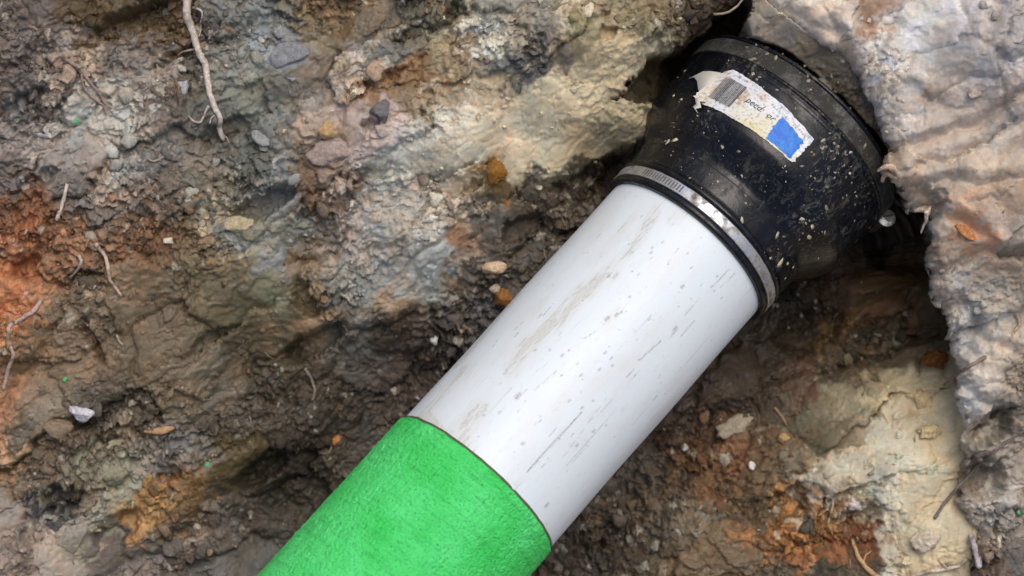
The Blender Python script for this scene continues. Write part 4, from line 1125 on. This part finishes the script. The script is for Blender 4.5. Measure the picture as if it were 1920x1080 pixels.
# unnamed clods: parts of the soil, sharing ten meshes
CLODS = [stone_mesh('clod', 100 + i, 2, 8, 0.22, 0.8) for i in range(10)]
for me in CLODS: me.materials.append(M_clod)
def on_pipe(px, py):
    dx, dy = px - 1282, py - 471.5
    t = dx * 0.6655 - dy * 0.7464; r = dx * 0.7464 + dy * 0.6655
    return abs(r) < (188 if t < 100 else 246) and t < 400
r_ = random.Random(99)
n_cl = 0
while n_cl < 300:
    px, py = r_.uniform(-20, 1940), r_.uniform(-20, 1100)
    if on_pipe(px, py): continue
    x, y = site(px, py, 0); cr_ = float(gsample(x, y, crumb))
    if r_.random() > cr_ * 1.2 - 0.15: continue
    if abs(float(gsample(x, y, b_sd))) < 24 or abs(float(gsample(x, y, h_sd))) < 16: continue
    p = drop(px, py)
    inbank = float(gsample(p.x, p.y, b_sd)) > 0
    o = bpy.data.objects.new('clod', r_.choice(CLODS))
    sz = (5 + 12 * r_.random() ** 2.2) * S
    o.scale = (sz * r_.uniform(0.8, 1.6), sz * r_.uniform(0.7, 1.1), sz * r_.uniform(0.5, 0.8))
    o.rotation_euler = (r_.uniform(-.5, .5), r_.uniform(-.5, .5), r_.uniform(0, 6.28))
    o.location = p + Vector((0, 0, 0.1 * sz))
    c = soil_color_at(p.x + r_.gauss(0, 12) * S, p.y + r_.gauss(0, 12) * S) * r_.uniform(0.8, 1.2)
    if r_.random() < 0.05: c = lin((200, 188, 170)) * r_.uniform(0.5, 0.9)
    o.color = (*np.clip(c, 0.01, 0.7), 1)
    C.objects.link(o); o.parent = bank if inbank else ground
    n_cl += 1

# crumbs: too many and too small to count
bm = bmesh.new(); bmesh.ops.create_icosphere(bm, subdivisions=1, radius=1)
ib = np.array([v.co[:] for v in bm.verts], f32); itf = np.array([[v.index for v in f.verts] for f in bm.faces]); bm.free()
def crumbs(n, parent, sel, seed):
    rr = np.random.RandomState(seed)
    px = rr.uniform(-60, 1980, n * 3); py = rr.uniform(-60, 1140, n * 3)
    x = (px - 960) * S; y = (540 - py) * S
    cr_ = gsample(x, y, crumb); bs_ = gsample(x, y, b_sd); hs_ = gsample(x, y, h_sd)
    clump = fbm(px.astype(f32), py.astype(f32), 70, 3, 951) * 0.9
    ok = (rr.rand(n * 3) < cr_ * 0.8 + clump - 0.05) & sel(bs_) & (np.abs(hs_) > 12)
    x, y = x[ok][:n], y[ok][:n]; m = len(x)
    z = gsample(x, y, Zm)
    sz = (1.3 + 4.2 * rr.rand(m) ** 3) * S
    V = ib[None] * (1 + 0.35 * rr.randn(m, len(ib), 1)).clip(0.5, 1.5)
    V = V * (sz[:, None, None] * (0.6 + 0.8 * rr.rand(m, 1, 3)))
    a = rr.rand(m) * 6.283; ca_, sa_ = np.cos(a)[:, None], np.sin(a)[:, None]
    V = np.stack([V[..., 0] * ca_ - V[..., 1] * sa_, V[..., 0] * sa_ + V[..., 1] * ca_, V[..., 2]], -1)
    V += np.stack([x, y, z + sz * 0.15], -1)[:, None, :]
    ii = np.clip(np.searchsorted(gx, 960 + x / S + rr.randn(m) * 10), 0, NX - 1); jj = np.clip(np.searchsorted(gy, 540 - y / S + rr.randn(m) * 10), 0, NY - 1)
    c = col[jj, ii] * (0.75 + 0.6 * rr.rand(m, 1))
    pl = rr.rand(m) < 0.05
    c[pl] = lin((205, 195, 180)) * (0.5 + 0.5 * rr.rand(pl.sum(), 1))
    c = np.repeat(np.clip(c, 0.008, 0.7)[:, None], len(ib), 1)
    F = (itf[None] + (np.arange(m) * len(ib))[:, None, None]).reshape(-1, 3)
    o = link('crumbs', np_mesh('crumbs', V.reshape(-1, 3), F, c.reshape(-1, 3)), M_soil, parent)
    o['kind'] = 'stuff'
def flakes(n, parent, sel, seed):
    rr = np.random.RandomState(seed)
    px = rr.uniform(-60, 1980, n * 4); py = rr.uniform(-60, 1140, n * 4)
    x = (px - 960) * S; y = (540 - py) * S
    cr_ = gsample(x, y, crumb); bs_ = gsample(x, y, b_sd); hs_ = gsample(x, y, h_sd)
    clump = fbm(px.astype(f32), py.astype(f32), 60, 3, 961) * 1.3
    ok = (rr.rand(n * 4) < cr_ * 0.9 + clump - 0.15) & sel(bs_) & (np.abs(hs_) > 14)
    x, y = x[ok][:n], y[ok][:n]; m = len(x)
    z = gsample(x, y, Zm)
    sz = (3.0 + 9.0 * rr.rand(m) ** 2.2) * S
    V = ib[None] * (1 + 0.45 * rr.randn(m, len(ib), 1)).clip(0.35, 1.6)
    V = V * (sz[:, None, None] * np.stack([0.8 + 0.7 * rr.rand(m), 0.5 + 0.5 * rr.rand(m), 0.25 + 0.3 * rr.rand(m)], -1)[:, None, :])
    t = rr.randn(m) * 0.5; ct, st = np.cos(t)[:, None], np.sin(t)[:, None]
    V = np.stack([V[..., 0] * ct + V[..., 2] * st, V[..., 1], -V[..., 0] * st + V[..., 2] * ct], -1)
    a = rr.randn(m) * 0.9 + 0.6; ca_, sa_ = np.cos(a)[:, None], np.sin(a)[:, None]
    V = np.stack([V[..., 0] * ca_ - V[..., 1] * sa_, V[..., 0] * sa_ + V[..., 1] * ca_, V[..., 2]], -1)
    V += np.stack([x, y, z + sz * 0.12], -1)[:, None, :]
    ii = np.clip(np.searchsorted(gx, 960 + x / S + rr.randn(m) * 22), 0, NX - 1); jj = np.clip(np.searchsorted(gy, 540 - y / S + rr.randn(m) * 22), 0, NY - 1)
    c = col[jj, ii] * (0.75 + 0.55 * rr.rand(m, 1))
    c = np.repeat(np.clip(c, 0.008, 0.65)[:, None], len(ib), 1)
    F = (itf[None] + (np.arange(m) * len(ib))[:, None, None]).reshape(-1, 3)
    o = link('soil_flakes', np_mesh('soil_flakes', V.reshape(-1, 3), F, c.reshape(-1, 3), False), M_soil, parent)
    o['kind'] = 'stuff'
flakes(3200, ground, lambda b: b < -20, 15)
flakes(350, bank, lambda b: b > 6, 16)
crumbs(6500, ground, lambda b: b < -20, 5)
crumbs(900, bank, lambda b: b > 6, 6)

# ------------------------------------------------------------------ roots, twigs, threads
def catmull(P, n=8):
    P = [P[0]] + list(P) + [P[-1]]; out = []
    for i in range(1, len(P) - 2):
        for s in range(n):
            t = s / n
            out.append(0.5 * ((2 * P[i]) + (-P[i - 1] + P[i + 1]) * t + (2 * P[i - 1] - 5 * P[i] + 4 * P[i + 1] - P[i + 2]) * t * t + (-P[i - 1] + 3 * P[i] - 3 * P[i + 1] + P[i + 2]) * t ** 3))
    out.append(P[-2]); return out
def tube_mesh(name, pts, radii, seed=0, sides=8, lump=0.25):
    n = len(pts); V = []; F = []
    for i, p in enumerate(pts):
        d = (pts[min(n - 1, i + 1)] - pts[max(0, i - 1)]).normalized()
        a = d.cross(Vector((0.13, 0.21, 1))).normalized(); b = d.cross(a).normalized()
        for k_ in range(sides):
            th = 2 * math.pi * k_ / sides
            r = radii[i] * (1 + lump * mnoise.noise(Vector((i * 0.45, seed * 7.7, k_ * 0.5))))
            V.append((p + a * (r * math.cos(th)) + b * (r * math.sin(th)))[:])
    for i in range(n - 1):
        for k_ in range(sides):
            k2 = (k_ + 1) % sides
            F.append((i * sides + k_, i * sides + k2, (i + 1) * sides + k2, (i + 1) * sides + k_))
    F.append(tuple(range(sides))[::-1]); F.append(tuple((n - 1) * sides + k_ for k_ in range(sides)))
    me = bpy.data.meshes.new(name); me.from_pydata(V, [], F); me.update()
    for p in me.polygons: p.use_smooth = True
    return me
def path_on_soil(px, lift, z=None):
    P = []
    for i, q in enumerate(px):
        if len(q) == 3:
            zz = q[2]; P.append(Vector((*site(q[0], q[1], zz), zz)))
        else:
            p = drop(*q); P.append(p)
    # smooth heights so that the root bridges small hollows
    zs = [p.z for p in P]
    for i, p in enumerate(P):
        if len(px[i]) == 2:
            nb = zs[max(0, i - 1):i + 2]; zz = max(sum(nb) / len(nb), p.z) + lift * S
            p.x, p.y = site(px[i][0], px[i][1], zz); p.z = zz
    return P
def fine(px, step=14):
    out = []
    for a, b in zip(px[:-1], px[1:]):
        if len(a) == 3 or len(b) == 3: out.append(a); continue
        n = max(1, int(math.hypot(a[0] - b[0], a[1] - b[1]) / step))
        for i in range(n): out.append((a[0] + (b[0] - a[0]) * i / n, a[1] + (b[1] - a[1]) * i / n))
    out.append(px[-1]); return out
_seed = [0]
def root_part(px, r0, r1, rgb, lift, name, parent=None, wig=1.2):
    _seed[0] += 1; sd = _seed[0]
    px = fine(px)
    P = catmull(path_on_soil(px, lift), 4)
    n = len(P)
    for i, p in enumerate(P):
        p.x += wig * S * mnoise.noise(Vector((i * 0.5, sd * 3.1, 0))); p.y += wig * S * mnoise.noise(Vector((i * 0.5, sd * 3.1, 9)))
    R = [(r0 + (r1 - r0) * i / (n - 1)) * S for i in range(n)]
    R[-1] *= 0.4
    me = tube_mesh(name, P, R, sd)
    o = link(name, me, M_root, parent)
    o.color = (*lin(rgb), 1)
    return o, P
def root(px, r0, r1, rgb, label, branches=(), cat='root', name='root', lift=3, group=None):
    if not branches:
        o, P = root_part(px, r0, r1, rgb, lift, name)
        return tag(o, label, cat, group)
    p = drop(*px[0][:2])
    e = empty(name, p, label, cat, group)
    root_part(px, r0, r1, rgb, lift, 'stem', e)
    for b, ra, rb in branches: root_part(b, ra, rb, rgb, lift + 1, 'branch', e)
    return e
WH = (214, 203, 192)
root([(352, -12), (350, 28), (362, 62), (372, 95), (386, 125), (389, 150), (394, 178), (403, 202), (413, 222), (411, 240), (419, 264)], 8.5, 4.5, WH, 'long pale whitish root with side rootlets hanging down from the top edge',
     [([(368, 92), (345, 96), (332, 104)], 2.2, 1.2), ([(362, 14), (374, 18), (380, 28), (374, 46)], 2.6, 1.5), ([(376, 46), (377, 58), (372, 70)], 1.4, .8), ([(391, 198), (384, 212), (377, 228), (364, 228), (354, 217)], 2.4, 1.6), ([(402, 216), (396, 222), (394, 232)], 1.8, 1), ([(417, 250), (425, 258), (430, 268)], 1.4, .8)], lift=5)
root([(124, 112), (150, 128), (165, 150), (184, 172), (199, 197)], 3.8, 2.8, (172, 148, 138), 'thin forked mauve brown root above gray green clay flakes', [([(153, 138), (156, 160), (170, 180), (196, 200), (199, 216)], 2.4, 2)])
root([(126, 345), (119, 375), (112, 395), (106, 414)], 3.2, 4.0, (222, 206, 196), 'short straight white root end above rusty soil at left')
root([(180, 458), (198, 482), (203, 505), (206, 524), (217, 540), (228, 556)], 4.0, 2.6, (214, 190, 172), 'slim wavy pale root in rusty brown soil at left')
root([(78, 560), (64, 582), (40, 598), (18, 612), (15, 640), (25, 664), (16, 690), (6, 730)], 4.4, 4.0, (206, 176, 164), 'crooked pinkish root running down the left edge')
root([(572, 690), (586, 716), (590, 735), (585, 752)], 3.4, 2.0, (150, 138, 124), 'short gray root end in dark soil above the green sleeve')
root([(204, 278), (208, 295), (212, 312)], 2.4, 1.6, (200, 176, 160), 'tiny pale rootlet below the gray green clay flakes')
root([(1598, 1012), (1608, 1040), (1622, 1062), (1640, 1078), (1655, 1088)], 3.0, 5.5, (205, 170, 124), 'tan root with a small fork at the bottom edge in orange soil', [([(1618, 1056), (1623, 1042), (1634, 1032)], 1.8, 1.0)])
root([(1706, 1082), (1740, 1072), (1772, 1068), (1800, 1060), (1812, 1048)], 4.0, 3.0, (222, 212, 196), 'white root lying across the foot of the sand patch', [([(1775, 1066), (1764, 1052)], 1.8, 1)])
root([(1752, 972), (1770, 945), (1795, 915), (1832, 875), (1870, 842), (1930, 800)], 3.6, 2.0, (118, 110, 106), 'thin dark gray twig leaning on the right bank', cat='twig', name='twig', lift=4)
root([(1820, 1003), (1828, 1025), (1833, 1045), (1837, 1066)], 7.0, 6.5, (200, 192, 202), 'thick pale lilac root stub at lower right', lift=4)
root([(1452, 764), (1465, 780), (1476, 798)], 3.0, 2.2, (168, 138, 104), 'short brown straw on dark soil right of the pipe', cat='straw', name='straw')
root([(1338, 26, 0.03), (1362, 24, 0.036), (1384, 10, 0.04), (1396, -8, 0.04)], 2.4, 1.8, (190, 174, 140), 'thin pale rootlet crossing the dark hollow at the top')
root([(1736, 396, 0.040), (1737, 412, 0.035), (1731, 424, 0.030), (1726, 438, 0.026)], 4.5, 1.4, (228, 214, 190), 'curled white rootlet dangling from the bank beside the screw')
root([(1690, 330, 0.050), (1672, 314, 0.052), (1656, 314, 0.050), (1645, 322, 0.046)], 9.0, 1.8, (224, 196, 166), 'pointed tan root fibre jutting from the bank over the clamp')
root([(1690, 335, 0.048), (1668, 326, 0.048), (1658, 330, 0.044), (1654, 341, 0.040)], 8.0, 3.0, (206, 178, 146), 'blunt tan root fibre below the pointed one at the bank edge')
root([(1700, 336, 0.047), (1684, 334, 0.046), (1683, 344, 0.042)], 6.5, 2.0, (198, 176, 152), 'short grayish tan fibre under the bank lip between the blunt fibre and the dangling rootlet')
root([(1745, 395, 0.038), (1730, 392, 0.036), (1712, 396, 0.034)], 9.0, 2.5, (208, 190, 164), 'broad pale root flap pointing left from the bank above the dangling rootlet')
root([(1555, 950), (1549, 938), (1560, 934), (1562, 945), (1558, 962), (1552, 982)], 2.0, 1.4, (212, 198, 170), 'fine branching rootlet in orange soil at lower right', [([(1553, 955), (1540, 962), (1534, 968)], 1.4, .9)])
root([(148, 480), (152, 492), (143, 508), (130, 520)], 3.6, 2.4, (196, 186, 172), 'pale curled root end in brown soil at left')
root([(318, 272), (308, 292), (290, 302), (276, 298)], 2.6, 1.6, (176, 160, 146), 'thin curved gray rootlet left of the long root tip')
root([(219, 628), (224, 640), (230, 648)], 2.2, 1.5, (190, 182, 176), 'tiny gray rootlet in olive brown soil')
root([(1905, 590), (1912, 605), (1900, 625), (1894, 640)], 3.0, 2.0, (196, 164, 132), 'small tan root at the right edge of the picture')
root([(1770, 722), (1795, 700), (1822, 684), (1850, 668)], 2.6, 3.4, (150, 132, 118), 'brown gray twig at the foot of the right bank', cat='twig', name='twig')

# hair roots, too many to count
V = []; F = []; r_ = random.Random(314)
while len(F) < 60 * 7 * 5:
    px, py = r_.uniform(0, 1900), r_.uniform(0, 1080)
    if on_pipe(px, py) or (px > 1000 and py < 330): continue
    x, y = site(px, py, 0)
    if abs(float(gsample(x, y, b_sd))) < 30 or float(gsample(x, y, sandA)) > 0.3: continue
    a = r_.uniform(0.9, 2.2) if r_.random() < .7 else r_.uniform(-3, 3); pts = [(px, py)]
    for _ in range(5):
        a += r_.gauss(0, 0.45); st = r_.uniform(4, 10); px += math.cos(a) * st; py += math.sin(a) * st; pts.append((px, py))
    P = path_on_soil(pts, 1.5); P = catmull(P, 2)[:8]
    rr0 = r_.uniform(0.6, 1.3) * S
    for i, p in enumerate(P):
        rr1 = rr0 * (1 - 0.09 * i)
        d = (P[min(len(P) - 1, i + 1)] - P[max(0, i - 1)]).normalized(); A = d.cross(Vector((.1, .2, 1))).normalized(); B = d.cross(A)
        for k_ in range(5): V.append((p + A * rr1 * math.cos(k_ * 1.2566) + B * rr1 * math.sin(k_ * 1.2566))[:])
    b = len(V) - 5 * len(P)
    for i in range(len(P) - 1):
        for k_ in range(5): F.append((b + i * 5 + k_, b + i * 5 + (k_ + 1) % 5, b + (i + 1) * 5 + (k_ + 1) % 5, b + (i + 1) * 5 + k_))
hr = link('hair_roots', np_mesh('hair_roots', np.array(V), np.array(F)), M_root, ground)
hr.color = (*lin((176, 158, 138)), 1); hr['kind'] = 'stuff'

# scraps of green plastic
m_gp, nt, bs = new_mat('green_plastic'); bs.inputs['Base Color'].default_value = (*lin((60, 190, 110)), 1); bs.inputs['Roughness'].default_value = 0.4
for px, py, rx, ry, lb in [(142, 228, 6, 2.2, 'tiny green plastic scrap on gray green clay flakes'), (122, 711, 5, 3, 'tiny green plastic scrap in brown soil at left'), (388, 871, 5, 3.5, 'tiny green plastic scrap in dark soil at lower left'), (1912, 960, 5, 4, 'tiny green plastic scrap at the right edge')]:
    stone('plastic_scrap', px, py, rx, ry, 40, (60, 190, 110), lb, 'plastic scrap', 40, 5, 0.05, 0.4, 0.0, m_gp)
